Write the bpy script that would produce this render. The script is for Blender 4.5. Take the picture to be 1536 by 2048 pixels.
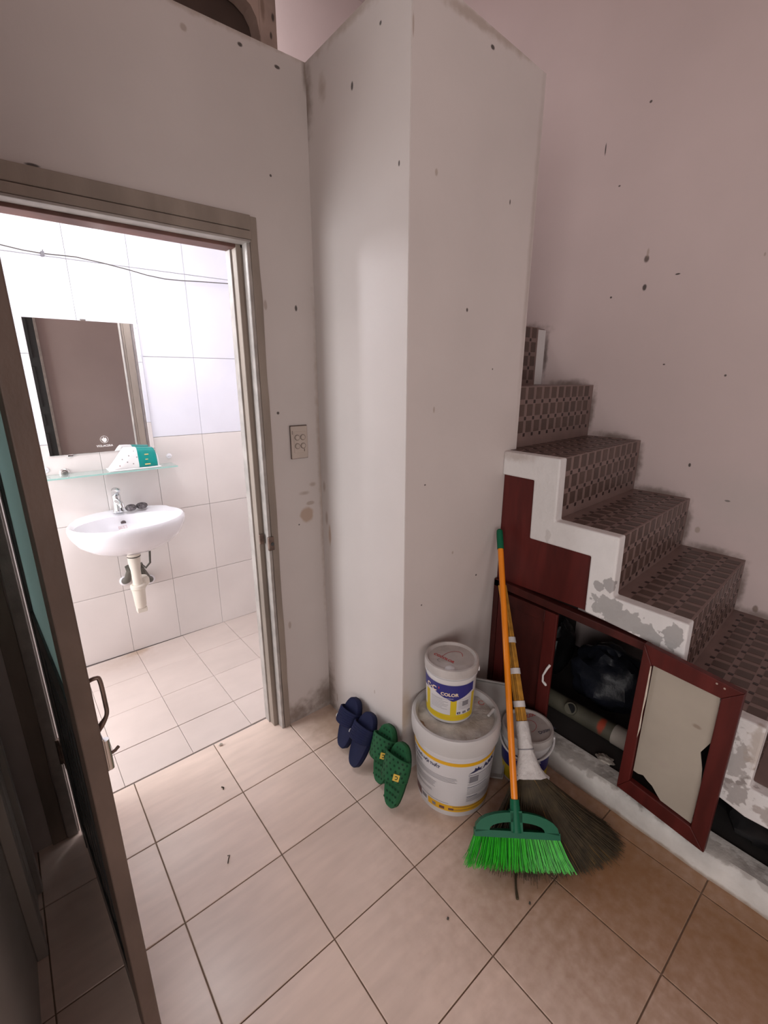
import bpy, bmesh, math, random
from mathutils import Vector, Matrix, noise as mnoise
random.seed(7)
for _o in list(bpy.data.objects): bpy.data.objects.remove(_o, do_unlink=True)
SC = bpy.context.scene
COL = SC.collection
R = math.radians

# ---------------------------------------------------------------- camera
cam_d = bpy.data.cameras.new('camera'); cam = bpy.data.objects.new('camera', cam_d); COL.objects.link(cam)
cam.location = (0, 0, 1.465)
cam.rotation_euler = (R(90 - 16.262), 0, R(-38.934))
cam_d.sensor_fit = 'VERTICAL'; cam_d.sensor_height = 24.0; cam_d.sensor_width = 18.0
cam_d.lens = 915.8 / 2048 * 24.0
cam_d.clip_start = 0.02
SC.camera = cam
# ---------------------------------------------------------------- world, lights, exposure
W = bpy.data.worlds.new('world'); SC.world = W; W.use_nodes = True
W.node_tree.nodes['Background'].inputs[0].default_value = (0.80, 0.88, 1.0, 1)
W.node_tree.nodes['Background'].inputs[1].default_value = 0.6
SC.view_settings.view_transform = 'Standard'; SC.view_settings.look = 'None'
SC.view_settings.gamma = 1; SC.view_settings.use_curve_mapping = False
SC.view_settings.exposure = 0.07
def area(name, loc, rot, sx, sy, power, col):
    d = bpy.data.lights.new(name, 'AREA'); d.shape = 'RECTANGLE'; d.size = sx; d.size_y = sy
    d.energy = power; d.color = col
    o = bpy.data.objects.new(name, d); COL.objects.link(o); o.location = loc; o.rotation_euler = rot
    return o
# unseen fill lights added for brightness: hall back and left, over the stairs, bathroom
FILL_POWER = 30
area('fill_back', (-1.30, -2.57, 1.35), (R(90), 0, 0), 1.66, 1.9, FILL_POWER, (1.0, 0.94, 0.89))
area('fill_left', (-2.37, -1.30, 1.35), (R(90), 0, R(-90)), 1.9, 1.9, 51, (1.0, 0.94, 0.89))
area('fill_over_stairs', (.60, 2.22, 3.50), (R(30), 0, 0), 1.0, .8, 20, (1.0, 0.95, 0.95))
area('fill_bathroom', (-.985, 2.15, 1.10), (R(90), 0, R(-90)), .8, 1.2, 27, (0.97, 0.985, 1.0))
area('fill_bathroom_top', (.45, 1.84, 2.385), (0, 0, 0), .7, .28, 5, (0.97, 0.985, 1.0))
BULB_STRENGTH = 215

# ---------------------------------------------------------------- helpers
class B:
    def __init__(s): s.v = []; s.f = []
    def quad(s, a, b, c, d):
        n = len(s.v); s.v += [tuple(a), tuple(b), tuple(c), tuple(d)]; s.f.append((n, n+1, n+2, n+3)); return s
    def box(s, x0, x1, y0, y1, z0, z1):
        n = len(s.v)
        s.v += [(x0,y0,z0),(x1,y0,z0),(x1,y1,z0),(x0,y1,z0),(x0,y0,z1),(x1,y0,z1),(x1,y1,z1),(x0,y1,z1)]
        for f in ((0,3,2,1),(4,5,6,7),(0,1,5,4),(1,2,6,5),(2,3,7,6),(3,0,4,7)): s.f.append(tuple(n+i for i in f))
        return s
    def hexa(s, p):                     # 8 points, same order as box
        n = len(s.v); s.v += [tuple(q) for q in p]
        for f in ((0,3,2,1),(4,5,6,7),(0,1,5,4),(1,2,6,5),(2,3,7,6),(3,0,4,7)): s.f.append(tuple(n+i for i in f))
        return s
    def prism(s, poly, fn, d0, d1):     # poly of 2D points, fn(u,v,d) -> xyz
        n = len(s.v); k = len(poly)
        s.v += [tuple(fn(u, v, d0)) for u, v in poly] + [tuple(fn(u, v, d1)) for u, v in poly]
        s.f.append(tuple(n+i for i in range(k))[::-1]); s.f.append(tuple(n+k+i for i in range(k)))
        for i in range(k):
            j = (i+1) % k; s.f.append((n+i, n+j, n+k+j, n+k+i))
        return s
    def tube(s, path, r, n=10, caps=True):
        path = [Vector(p) for p in path]; rs = r if isinstance(r, (list, tuple)) else [r]*len(path)
        base = len(s.v); prev = None
        for i, p in enumerate(path):
            t = (path[min(i+1, len(path)-1)] - path[max(i-1, 0)]).normalized()
            if prev is None:
                a = Vector((0,0,1)) if abs(t.z) < .9 else Vector((1,0,0)); prev = t.cross(a).normalized()
            u = (prev - t*prev.dot(t)).normalized(); w = t.cross(u); prev = u
            for k in range(n):
                a = 2*math.pi*k/n; s.v.append(tuple(p + (u*math.cos(a) + w*math.sin(a))*rs[i]))
        for i in range(len(path)-1):
            for k in range(n):
                k2 = (k+1) % n; s.f.append((base+i*n+k, base+i*n+k2, base+(i+1)*n+k2, base+(i+1)*n+k))
        if caps:
            s.f.append(tuple(base+k for k in range(n))[::-1]); e = base+(len(path)-1)*n; s.f.append(tuple(e+k for k in range(n)))
        return s
    def lathe(s, prof, n=40, c=(0,0,0), close=False):
        base = len(s.v)
        for r, z in prof:
            for k in range(n):
                a = 2*math.pi*k/n; s.v.append((c[0]+r*math.cos(a), c[1]+r*math.sin(a), c[2]+z))
        for i in range(len(prof)-1):
            for k in range(n):
                k2 = (k+1) % n; s.f.append((base+i*n+k, base+i*n+k2, base+(i+1)*n+k2, base+(i+1)*n+k))
        if prof[0][0] > 1e-5: s.f.append(tuple(base+k for k in range(n))[::-1])
        if prof[-1][0] > 1e-5: e = base+(len(prof)-1)*n; s.f.append(tuple(e+k for k in range(n)))
        return s
    def grid(s, fn, nu, nv, wrapu=False):
        base = len(s.v)
        for j in range(nv+1):
            for i in range(nu if wrapu else nu+1): s.v.append(tuple(fn(i/nu, j/nv)))
        m = nu if wrapu else nu+1
        for j in range(nv):
            for i in range(nu):
                i2 = (i+1) % m
                s.f.append((base+j*m+i, base+j*m+i2, base+(j+1)*m+i2, base+(j+1)*m+i))
        return s
    def mesh(s, name, smooth=False, fix=True):
        me = bpy.data.meshes.new(name); me.from_pydata(s.v, [], s.f); me.update()
        if fix:
            bm = bmesh.new(); bm.from_mesh(me)
            bmesh.ops.remove_doubles(bm, verts=bm.verts, dist=1e-6)
            bmesh.ops.recalc_face_normals(bm, faces=bm.faces); bm.to_mesh(me); bm.free()
        if smooth:
            me.polygons.foreach_set('use_smooth', [True]*len(me.polygons))
            me.set_sharp_from_angle(angle=R(38))
        return me

def ob(name, b, mat, parent=None, world=False, bevel=0, smooth=False, label=None, cat=None, group=None, kind=None, loc=None, rot=None, fix=True, seg=2, solid=0, subsurf=0):
    me = b.mesh(name, smooth, fix) if isinstance(b, B) else b
    o = bpy.data.objects.new(name, me); COL.objects.link(o)
    if mat is not None and not me.materials: me.materials.append(MAT[mat] if isinstance(mat, str) else mat)
    if loc: o.location = loc
    if rot: o.rotation_euler = rot
    if parent:
        o.parent = parent
        if world: o.matrix_parent_inverse = parent.matrix_basis.inverted()
    if subsurf:
        m = o.modifiers.new('subsurf', 'SUBSURF'); m.levels = subsurf; m.render_levels = subsurf
    if solid:
        m = o.modifiers.new('solid', 'SOLIDIFY'); m.thickness = solid; m.offset = 0
    if bevel:
        m = o.modifiers.new('bevel', 'BEVEL'); m.width = bevel; m.segments = seg; m.limit_method = 'ANGLE'; m.angle_limit = R(40)
    for k, v in (('label', label), ('category', cat), ('group', group), ('kind', kind)):
        if v: o[k] = v
    return o

def thing(name, label, cat, loc=(0,0,0), rot=(0,0,0), group=None, kind=None, matrix=None):
    o = bpy.data.objects.new(name, None); COL.objects.link(o)
    o.empty_display_size = .05
    if matrix is not None: o.matrix_basis = matrix
    else: o.location = loc; o.rotation_euler = rot
    o['label'] = label; o['category'] = cat
    if group: o['group'] = group
    if kind: o['kind'] = kind
    return o

def inst(name, me, parent, loc, rot=(0,0,0), world=True):
    o = bpy.data.objects.new(name, me); COL.objects.link(o); o.location = loc; o.rotation_euler = rot
    o.parent = parent
    if world: o.matrix_parent_inverse = parent.matrix_basis.inverted()
    return o

# ---------------------------------------------------------------- materials
MAT = {}
def M(name, col, rough=.6, var=.07, scale=6, metallic=0, bump=0, bscale=None, stretch=(1,1,1), spots=(), coord='Object', rand=0, emit=None, trans=0, ior=1.45, spec=.5, col2=None, detail=4, coat=0, grain=None, alpha=None, sscale=34):
    m = bpy.data.materials.new(name); m.use_nodes = True; nt = m.node_tree; N = nt.nodes; L = nt.links
    p = N['Principled BSDF']
    p.inputs['Roughness'].default_value = rough; p.inputs['Metallic'].default_value = metallic
    p.inputs['Specular IOR Level'].default_value = spec
    if coat: p.inputs['Coat Weight'].default_value = coat; p.inputs['Coat Roughness'].default_value = .08
    if trans: p.inputs['Transmission Weight'].default_value = trans; p.inputs['IOR'].default_value = ior
    tc = N.new('ShaderNodeTexCoord'); mp = N.new('ShaderNodeMapping'); mp.inputs['Scale'].default_value = stretch
    if coord == 'World':
        ge = N.new('ShaderNodeNewGeometry'); L.new(ge.outputs['Position'], mp.inputs['Vector'])
    else: L.new(tc.outputs['Object'], mp.inputs['Vector'])
    nz = N.new('ShaderNodeTexNoise'); nz.inputs['Scale'].default_value = scale; nz.inputs['Detail'].default_value = detail
    L.new(mp.outputs[0], nz.inputs['Vector'])
    cr = N.new('ShaderNodeMapRange'); cr.inputs[1].default_value = .3; cr.inputs[2].default_value = .7
    L.new(nz.outputs['Fac'], cr.inputs[0])
    mx = N.new('ShaderNodeMix'); mx.data_type = 'RGBA'
    c1 = [c*(1-var) for c in col]; c2 = col2 if col2 else [min(1, c*(1+var)) for c in col]
    mx.inputs[6].default_value = (*c1, 1); mx.inputs[7].default_value = (*c2, 1)
    L.new(cr.outputs[0], mx.inputs[0]); out = mx.outputs[2]
    if grain:                            # second, streaky layer: (scale, stretch, amount)
        gs, gst, ga = grain
        mp2 = N.new('ShaderNodeMapping'); mp2.inputs['Scale'].default_value = gst[:3]
        if len(gst) > 3: mp2.inputs['Rotation'].default_value = (0, 0, gst[3])
        L.new((ge.outputs['Position'] if coord == 'World' else tc.outputs['Object']), mp2.inputs['Vector'])
        n2 = N.new('ShaderNodeTexNoise'); n2.inputs['Scale'].default_value = gs; n2.inputs['Detail'].default_value = 5; L.new(mp2.outputs[0], n2.inputs['Vector'])
        r2 = N.new('ShaderNodeMapRange'); r2.inputs[1].default_value = .35; r2.inputs[2].default_value = .7; r2.inputs[3].default_value = 1-ga; r2.inputs[4].default_value = 1+ga*.4; L.new(n2.outputs['Fac'], r2.inputs[0])
        mg = N.new('ShaderNodeMix'); mg.data_type = 'RGBA'; mg.blend_type = 'MULTIPLY'; mg.inputs[0].default_value = 1
        L.new(out, mg.inputs[6]); cb = N.new('ShaderNodeCombineColor')
        for i in range(3): L.new(r2.outputs[0], cb.inputs[i])
        L.new(cb.outputs[0], mg.inputs[7]); out = mg.outputs[2]
    if rand:
        oi = N.new('ShaderNodeObjectInfo'); hv = N.new('ShaderNodeHueSaturation')
        mr = N.new('ShaderNodeMapRange'); mr.inputs[3].default_value = 1-rand; mr.inputs[4].default_value = 1+rand
        L.new(oi.outputs['Random'], mr.inputs[0]); L.new(mr.outputs[0], hv.inputs['Value']); L.new(out, hv.inputs['Color']); out = hv.outputs[0]
    if spots:
        ge2 = N.new('ShaderNodeNewGeometry')
        n3 = N.new('ShaderNodeTexNoise'); n3.inputs['Scale'].default_value = sscale; n3.inputs['Detail'].default_value = 5
        L.new(ge2.outputs['Position'], n3.inputs['Vector'])
        for (cx, cy, cz, rx, ry, rz, scol, soft, nam) in spots:
            sb = N.new('ShaderNodeVectorMath'); sb.operation = 'SUBTRACT'; sb.inputs[1].default_value = (cx, cy, cz); L.new(ge2.outputs['Position'], sb.inputs[0])
            ml = N.new('ShaderNodeVectorMath'); ml.operation = 'MULTIPLY'; ml.inputs[1].default_value = (1/rx, 1/ry, 1/rz); L.new(sb.outputs[0], ml.inputs[0])
            ln = N.new('ShaderNodeVectorMath'); ln.operation = 'LENGTH'; L.new(ml.outputs[0], ln.inputs[0])
            ad = N.new('ShaderNodeMath'); ad.operation = 'MULTIPLY_ADD'; ad.inputs[1].default_value = nam; L.new(n3.outputs['Fac'], ad.inputs[0]); L.new(ln.outputs['Value'], ad.inputs[2])
            mr = N.new('ShaderNodeMapRange'); mr.interpolation_type = 'SMOOTHSTEP'
            mr.inputs[1].default_value = max(0, 1-soft)+nam*.5; mr.inputs[2].default_value = 1+nam*.5; mr.inputs[3].default_value = scol[3]; mr.inputs[4].default_value = 0
            L.new(ad.outputs[0], mr.inputs[0])
            mm = N.new('ShaderNodeMix'); mm.data_type = 'RGBA'; L.new(mr.outputs[0], mm.inputs[0]); L.new(out, mm.inputs[6]); mm.inputs[7].default_value = (*scol[:3], 1)
            out = mm.outputs[2]
    L.new(out, p.inputs['Base Color'])
    if emit: L.new(out, p.inputs['Emission Color']); p.inputs['Emission Strength'].default_value = emit
    if bump:
        nb = N.new('ShaderNodeTexNoise'); nb.inputs['Scale'].default_value = bscale or scale*3; nb.inputs['Detail'].default_value = 5; L.new(mp.outputs[0], nb.inputs['Vector'])
        bp = N.new('ShaderNodeBump'); bp.inputs['Strength'].default_value = bump; bp.inputs['Distance'].default_value = .01
        L.new(nb.outputs['Fac'], bp.inputs['Height']); L.new(bp.outputs[0], p.inputs['Normal'])
    MAT[name] = m
    return m

X1, Y1, Y3, XE, X4 = .94, 1.566, 1.055, 1.51, 2.165      # closet face, bathroom front, closet front, its right end, stair wall
YB, YT = 2.629, 1.66                                     # bathroom back wall, threshold line
XS = 1.435                                               # stair side
ZT = 2.435                                               # top of the low walls
DK = (.035, .025, .02, .9); SM = (.33, .25, .20, .6); TAN = (.40, .27, .19, .75); GRM = (.16, .11, .08, .75)
def sp(x, y, z, r, rz=None, c=DK, soft=.5, nam=.6, ax='y'):
    rz = rz or r
    return (x, y, z, r, .03 if ax == 'y' else r, rz, c, soft, nam) if ax == 'y' else (x, y, z, .03, r, rz, c, soft, nam)
sW1 = [sp(.796, Y1, 2.092, .005), sp(.864, Y1, 1.703, .006, .012), sp(.769, Y1, 1.344, .006), sp(.748, Y1, 1.704, .008, .02, SM), sp(.722, Y1, 2.405, .010, .007), sp(.156, Y1, 1.967, .02, .006),
       sp(.762, Y1, .48, .008, .02, SM), sp(.561, Y1, 2.385, .012, .012, SM), sp(.868, Y1, .94, .036, .038, TAN, .35, .5), sp(.885, Y1, .985, .022, .010, SM), sp(.862, Y1, 1.03, .03, .012, SM, .8), sp(.90, Y1, 1.06, .02, .012, SM, .8), sp(.83, Y1, .905, .004),
       sp(.94, Y1, .05, .16, .13, GRM, .9, .9), sp(.76, Y1, .03, .12, .09, GRM, .9, .9), sp(.94, Y1, 2.41, .02, .08, GRM, .9, .6), sp(.30, Y1, ZT, .9, .016, SM, .8, 1.2), sp(.84, Y1, 2.39, .012, .006), sp(.94, Y1, 1.1, .02, .9, SM, .95, .9)]
sW2 = [sp(X1, 1.31, 2.274, .007, .013, ax='x'), sp(X1, 1.178, 2.357, .006, ax='x'), sp(X1, 1.099, 2.021, .004, .008, ax='x'), sp(X1, 1.223, .274, .004, .012, SM, ax='x'), sp(X1, 1.50, .075, .006, .03, SM, ax='x'),
       sp(X1, 1.515, .85, .011, .055, TAN, .5, .4, ax='x'), sp(X1, 1.535, .92, .012, .035, SM, .6, .4, ax='x'), sp(X1, 1.545, 1.05, .012, .03, SM, .7, .4, ax='x'),
       sp(X1, 1.566, .09, .07, .22, GRM, .9, .9, ax='x'), sp(X1, 1.40, .0, .22, .05, GRM, .9, 1.0, ax='x'), sp(X1, 1.566, 2.33, .05, .16, GRM, .95, .9, ax='x'), sp(X1, 1.25, ZT, .4, .03, SM, .9, 1.3, ax='x'), sp(X1, 1.47, 2.33, .03, .05, SM, .9, .9, ax='x')]
sW3 = [sp(.945, Y3, 2.30, .004, .03, SM), sp(1.038, Y3, 2.01, .007, .012, SM), sp(1.246, Y3, 2.36, .010, .007), sp(1.19, Y3, 1.673, .006, .008), sp(1.37, Y3, 2.006, .004, .010), sp(1.335, Y3, 1.496, .004), sp(1.056, Y3, 1.369, .005, .012, SM),
       sp(1.025, Y3, 1.13, .005, .003), sp(1.023, Y3, .695, .004), sp(1.173, Y3, .857, .006, .008, SM), sp(1.314, Y3, .729, .005), sp(1.2, Y3, ZT-.04, .36, .022, SM, .8, 1.3), sp(.95, Y3, .28, .05, .12, (.40, .28, .17, .6), .9, .6), sp(1.5, Y3, 1.9, .02, .8, (.36, .29, .26, .5), .95, .6)]
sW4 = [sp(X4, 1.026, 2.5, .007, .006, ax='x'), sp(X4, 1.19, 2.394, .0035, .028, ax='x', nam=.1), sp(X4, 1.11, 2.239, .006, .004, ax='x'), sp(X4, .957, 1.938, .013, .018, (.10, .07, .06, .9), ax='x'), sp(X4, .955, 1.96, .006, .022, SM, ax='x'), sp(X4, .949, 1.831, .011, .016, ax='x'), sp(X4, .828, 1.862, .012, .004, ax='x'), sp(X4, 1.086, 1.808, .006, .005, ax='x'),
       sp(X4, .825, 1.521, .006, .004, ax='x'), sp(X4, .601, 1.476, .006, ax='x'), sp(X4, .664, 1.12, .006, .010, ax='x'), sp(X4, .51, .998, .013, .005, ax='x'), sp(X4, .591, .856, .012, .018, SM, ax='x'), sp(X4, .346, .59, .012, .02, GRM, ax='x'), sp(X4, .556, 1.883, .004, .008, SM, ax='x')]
for yw, zt in ((1.112, 1.435), (.866, 1.202), (.636, .982), (.41, .777), (.19, .562)):  # grime along each step joint, with crease shade painted in
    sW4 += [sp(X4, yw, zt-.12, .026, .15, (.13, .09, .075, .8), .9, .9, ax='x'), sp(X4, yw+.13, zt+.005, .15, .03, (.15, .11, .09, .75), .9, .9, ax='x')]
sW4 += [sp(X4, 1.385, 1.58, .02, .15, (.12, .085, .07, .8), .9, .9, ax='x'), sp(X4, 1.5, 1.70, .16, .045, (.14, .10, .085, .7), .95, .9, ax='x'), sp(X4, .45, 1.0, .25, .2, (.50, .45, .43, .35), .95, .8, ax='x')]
PAINT = (.60, .54, .52)
M('paint_front', PAINT, .62, .05, 2.2, bump=.08, bscale=30, spots=sW1, coord='World')
M('paint_closet_side', PAINT, .62, .05, 2.2, bump=.08, bscale=30, spots=sW2, coord='World')
M('paint_closet_front', PAINT, .62, .05, 2.2, bump=.08, bscale=30, spots=sW3, coord='World')
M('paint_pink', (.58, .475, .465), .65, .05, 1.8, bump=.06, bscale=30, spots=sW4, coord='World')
M('paint_plain', (.56, .47, .455), .65, .06, 1.5, coord='World')
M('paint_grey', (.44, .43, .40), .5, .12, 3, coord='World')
M('grout', (.24, .17, .12), .9, .2, 20, coord='World')
M('grout_bath', (.27, .23, .22), .9, .12, 20, coord='World')
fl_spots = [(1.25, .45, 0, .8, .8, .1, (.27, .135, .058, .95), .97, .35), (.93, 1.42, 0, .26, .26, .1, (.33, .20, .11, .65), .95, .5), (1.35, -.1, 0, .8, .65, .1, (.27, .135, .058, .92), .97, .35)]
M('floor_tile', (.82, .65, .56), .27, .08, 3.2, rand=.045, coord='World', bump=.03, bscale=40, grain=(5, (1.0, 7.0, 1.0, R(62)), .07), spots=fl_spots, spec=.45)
M('bath_floor_tile', (.68, .575, .53), .32, .05, 4, rand=.03, coord='World', grain=(5, (1, 3, 1), .03), spots=[(.33, 2.60, 0, .10, .05, .1, (.45, .30, .20, .7), .8, .9), (.25, 2.55, 0, .22, .10, .1, (.55, .43, .36, .4), .9, .9)])
M('bath_wall_white', (.77, .76, .84), .16, .03, 3, rand=.015, grain=(4, (1.2, 1, 1), .035), coord='World')
M('bath_wall_beige', (.76, .70, .68), .16, .03, 3, rand=.02, grain=(4, (1.2, 1, 1), .04), coord='World')
M('bath_ceiling', (.8, .79, .8), .7)

def structure(name, b, mat, label=None, **k):
    return ob(name, b, mat, kind='structure', label=label, **k)

# ---------------------------------------------------------------- floors
floor = structure('floor', B().box(-2.4, 1.44, -2.6, YT, -.06, -.004), 'grout', 'beige ceramic tiled floor of the hall')
T, TH, OX, OY = .3003, R(.909), .1333, 1.3586
g = .0035
def tile_mesh(name, w, d, h, bev=.0012):
    me = B().box(0, w, 0, d, -.008, h).mesh(name)
    bm = bmesh.new(); bm.from_mesh(me)
    top = [e for e in bm.edges if all(v.co.z > h-1e-5 for v in e.verts)]
    bmesh.ops.bevel(bm, geom=top, offset=bev, segments=1, affect='EDGES'); bm.to_mesh(me); bm.free()
    return me
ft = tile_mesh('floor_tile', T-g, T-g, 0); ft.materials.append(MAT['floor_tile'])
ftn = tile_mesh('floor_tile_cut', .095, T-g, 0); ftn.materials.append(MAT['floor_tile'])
ca, sa = math.cos(TH), math.sin(TH)
for i in range(-7, 5):
    for j in range(-1, 10):
        dx, dy = T*i + g/2, -T*(j+1) + T + g/2
        dy = -T*j - T + g/2
        x = OX + ca*dx - sa*dy; y = OY + sa*dx + ca*dy
        if x < -2.3: continue
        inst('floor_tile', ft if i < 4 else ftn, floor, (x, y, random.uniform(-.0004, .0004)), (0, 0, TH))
bfloor = structure('floor_bathroom', B().box(-1.02, 1.45, YT, YB+.02, -.06, -.004), 'grout_bath', 'pale tiled bathroom floor beyond the doorway')
bt = tile_mesh('bathroom_floor_tile', .2485, .2485, .0, .0010); bt.materials.append(MAT['bath_floor_tile'])
bth = tile_mesh('bathroom_floor_tile_cut', .2485, .196, 0, .0010); bth.materials.append(MAT['bath_floor_tile'])
th2 = R(1.1); c2, s2 = math.cos(th2), math.sin(th2)
for i in range(-6, 4):
    for j in range(0, 4):
        h = bt if j < 3 else bth
        dx, dy = .25*i, -.25*(j+1) if j < 3 else -.75-.199
        inst('bathroom_floor_tile', h, bfloor, (.582 + c2*dx - s2*dy, 2.622 + s2*dx + c2*dy, random.uniform(-.0003, .0003)), (0, 0, th2))

# ---------------------------------------------------------------- walls
DX0, DX1, DZ = -.055, .70, 1.885                          # rough door opening
w1 = B().box(DX1, X1+.02, Y1, YT, -.05, ZT).box(-.29, DX0, Y1, YT, -.05, ZT).box(DX0, DX1, Y1, YT, DZ+.07, ZT)
structure('wall_front', w1, 'paint_front', 'pinkish grey painted bathroom front wall with stains beside the switch')
structure('wall_closet_side', B().box(X1, X1+.08, Y3+.002, Y1+.01, -.05, ZT+.0), 'paint_closet_side', 'bright painted side of the closet box by the slippers')
zt = lambda x: 2.425 - .07*(x-X1)
XC = X1+.0015
cf = B().hexa([(XC, Y3, -.05), (XE, Y3, -.05), (XE, Y3+.08, -.05), (XC, Y3+.08, -.05), (XC, Y3, zt(X1)), (XE, Y3, zt(XE)), (XE, Y3+.08, zt(XE)), (XC, Y3+.08, zt(X1))])
structure('wall_closet_front', cf, 'paint_closet_front', 'painted front of the closet box beside the stairs')
structure('wall_closet_end', B().box(XE-.08, XE, Y3+.08, 2.70, -.05, 2.385), 'paint_plain')
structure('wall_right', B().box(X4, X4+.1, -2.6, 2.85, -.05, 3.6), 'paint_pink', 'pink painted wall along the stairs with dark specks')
structure('wall_rear', B().box(-1.15, X4, 2.76, 2.86, 2.0, 3.6), 'paint_pink', 'pink upper wall seen over the top of the bathroom')
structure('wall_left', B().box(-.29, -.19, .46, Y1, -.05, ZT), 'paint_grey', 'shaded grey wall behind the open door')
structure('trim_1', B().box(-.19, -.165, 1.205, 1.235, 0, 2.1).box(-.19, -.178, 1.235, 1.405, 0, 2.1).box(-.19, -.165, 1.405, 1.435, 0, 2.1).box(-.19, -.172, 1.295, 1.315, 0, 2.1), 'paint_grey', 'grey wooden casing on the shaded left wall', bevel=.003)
structure('wall_behind', B().box(-.45, X4+.1, -2.7, -2.6, -.05, 3.6).box(-2.5, -2.15, -2.7, -2.6, -.05, 3.6).box(-2.15, -.45, -2.7, -2.6, -.05, .38).box(-2.15, -.45, -2.7, -2.6, 2.32, 3.6), 'paint_plain')
structure('wall_far_left', B().box(-2.5, -2.4, -2.6, -2.28, -.05, 3.6).box(-2.5, -2.4, -.32, 1.7, -.05, 3.6).box(-2.5, -2.4, -2.28, -.32, -.05, .37).box(-2.5, -2.4, -2.28, -.32, 2.33, 3.6), 'paint_plain')
structure('wall_hall', B().box(-2.4, -.29, Y1, YT, -.05, 3.6), 'paint_plain')
structure('ceiling', B().box(-2.5, X4+.1, -2.7, 2.86, 3.6, 3.7), 'paint_plain')
structure('wall_upper_left', B().box(-1.15, -1.05, YT, 2.86, ZT, 3.6), 'paint_plain')
# bathroom shell
bw = structure('wall_bathroom_back', B().box(-1.08, 1.45, YB, YB+.12, -.05, ZT-.03), 'grout_bath', 'white and beige tiled bathroom wall behind the washbasin')
structure('wall_bathroom_left', B().box(-1.08, -1.0, YT, 1.73, -.05, ZT-.03).box(-1.08, -1.0, 2.57, YB, -.05, ZT-.03).box(-1.08, -1.0, 1.73, 2.57, -.05, .48).box(-1.08, -1.0, 1.73, 2.57, 1.72, ZT-.03), 'bath_wall_beige')
structure('added_window_4', B().box(-1.04, -.988, 1.73, 1.752, .48, 1.72).box(-1.04, -.988, 2.548, 2.57, .48, 1.72).box(-1.04, -.988, 1.73, 2.57, .48, .502).box(-1.04, -.988, 1.73, 2.57, 1.698, 1.72), 'bath_ceiling', 'added window frame around the bathroom side fill light')  # out of view, added to go with the side fill light
structure('added_window_5', B().box(.080, .095, 1.68, 2.00, 2.37, 2.405).box(.805, .820, 1.68, 2.00, 2.37, 2.405).box(.080, .820, 1.68, 1.695, 2.37, 2.405).box(.080, .820, 1.985, 2.0, 2.37, 2.405), 'bath_ceiling', 'added skylight frame around the bathroom ceiling fill light')  # out of view, added to go with the ceiling fill light
structure('wall_bathroom_right', B().box(1.37, 1.43, YT, YB, -.05, ZT-.03), 'bath_wall_beige')
structure('ceiling_bathroom', B().box(-1.08, 1.43, Y1+.01, 2.76, ZT-.03, ZT-.005), 'bath_ceiling')
def wtile(name, w, h, mat):
    me = B().box(0, w, -.006, .002, 0, h).mesh(name); bm = bmesh.new(); bm.from_mesh(me)
    e = [e for e in bm.edges if all(v.co.y < -.0059 for v in e.verts)]
    bmesh.ops.bevel(bm, geom=e, offset=.001, segments=1, affect='EDGES'); bm.to_mesh(me); bm.free(); me.materials.append(MAT[mat]); return me
wt = {}
for z0, z1 in ((.001, .369), (.371, .769), (.771, 1.169), (1.171, 1.569), (1.571, 1.969), (1.971, 2.369)):
    mat = 'bath_wall_white' if z0 > 1.1 else 'bath_wall_beige'
    key = (round(z1-z0, 3), mat)
    if key not in wt: wt[key] = wtile('wall_tile', .2486, z1-z0, mat)
    for i in range(-5, 5):
        inst('wall_tile', wt[key], bw, (.322+.25*i+.0007, YB-.0005+random.uniform(-.0004, .0004), z0))
# tiled inner face of the front wall (seen in the mirror)
bi = structure('wall_bathroom_inner', B().box(.735, 1.37, YT, YT+.004, 0, ZT-.03), 'grout_bath')
for z0, z1 in ((.001, .369), (.371, .769), (.771, 1.169), (1.171, 1.569), (1.571, 1.969), (1.971, 2.369)):
    key = (round(z1-z0, 3), 'bath_wall_white' if z0 > 1.1 else 'bath_wall_beige')
    for i in range(2):
        inst('wall_tile', wt[key], bi, (1.0+.25*i, YT+.0045, z0), (0, 0, R(180)))

# ---------------------------------------------------------------- door frame of the bathroom
M('frame_wood', (.30, .245, .205), .6, .22, 9, stretch=(1, 1, .25), coord='World', bump=.25, bscale=30)
M('frame_pale', (.40, .36, .335), .5, .18, 20, coord='World', bump=.2)
M('frame_red', (.16, .075, .06), .6, .3, 10, coord='World')
M('door_brown', (.15, .103, .082), .42, .25, 7, stretch=(1, 1, .5), coord='World', bump=.15, bscale=40,
  spots=[(.02, .9, .95, .06, .1, .22, (.10, .065, .045, .6), .9, 1.2), (.02, .9, .25, .06, .1, .3, (.13, .085, .06, .6), .9, 1.2)])
M('door_dark', (.045, .05, .05), .28, .3, 30, stretch=(1, 6, 1))
def glass_mat():
    m = M('frosted_glass', (.40, .56, .55), .3, .03, 3); nt = m.node_tree; N = nt.nodes; L = nt.links
    tr = N.new('ShaderNodeBsdfTranslucent'); tr.inputs[0].default_value = (.62, .80, .78, 1)
    mx = N.new('ShaderNodeMixShader'); mx.inputs[0].default_value = .6
    L.new(N['Principled BSDF'].outputs[0], mx.inputs[1]); L.new(tr.outputs[0], mx.inputs[2]); L.new(mx.outputs[0], N['Material Output'].inputs[0])
glass_mat()
M('steel', (.62, .60, .58), .22, .1, 20, metallic=1)
M('rust_steel', (.20, .14, .115), .4, .35, 40, metallic=.6)
fr = structure('trim_2', B().box(DX1-.028, DX1-.010, 1.598, YT+.006, 0, DZ), 'frame_wood', 'worn brown wooden frame around the bathroom doorway', bevel=.003)
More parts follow.
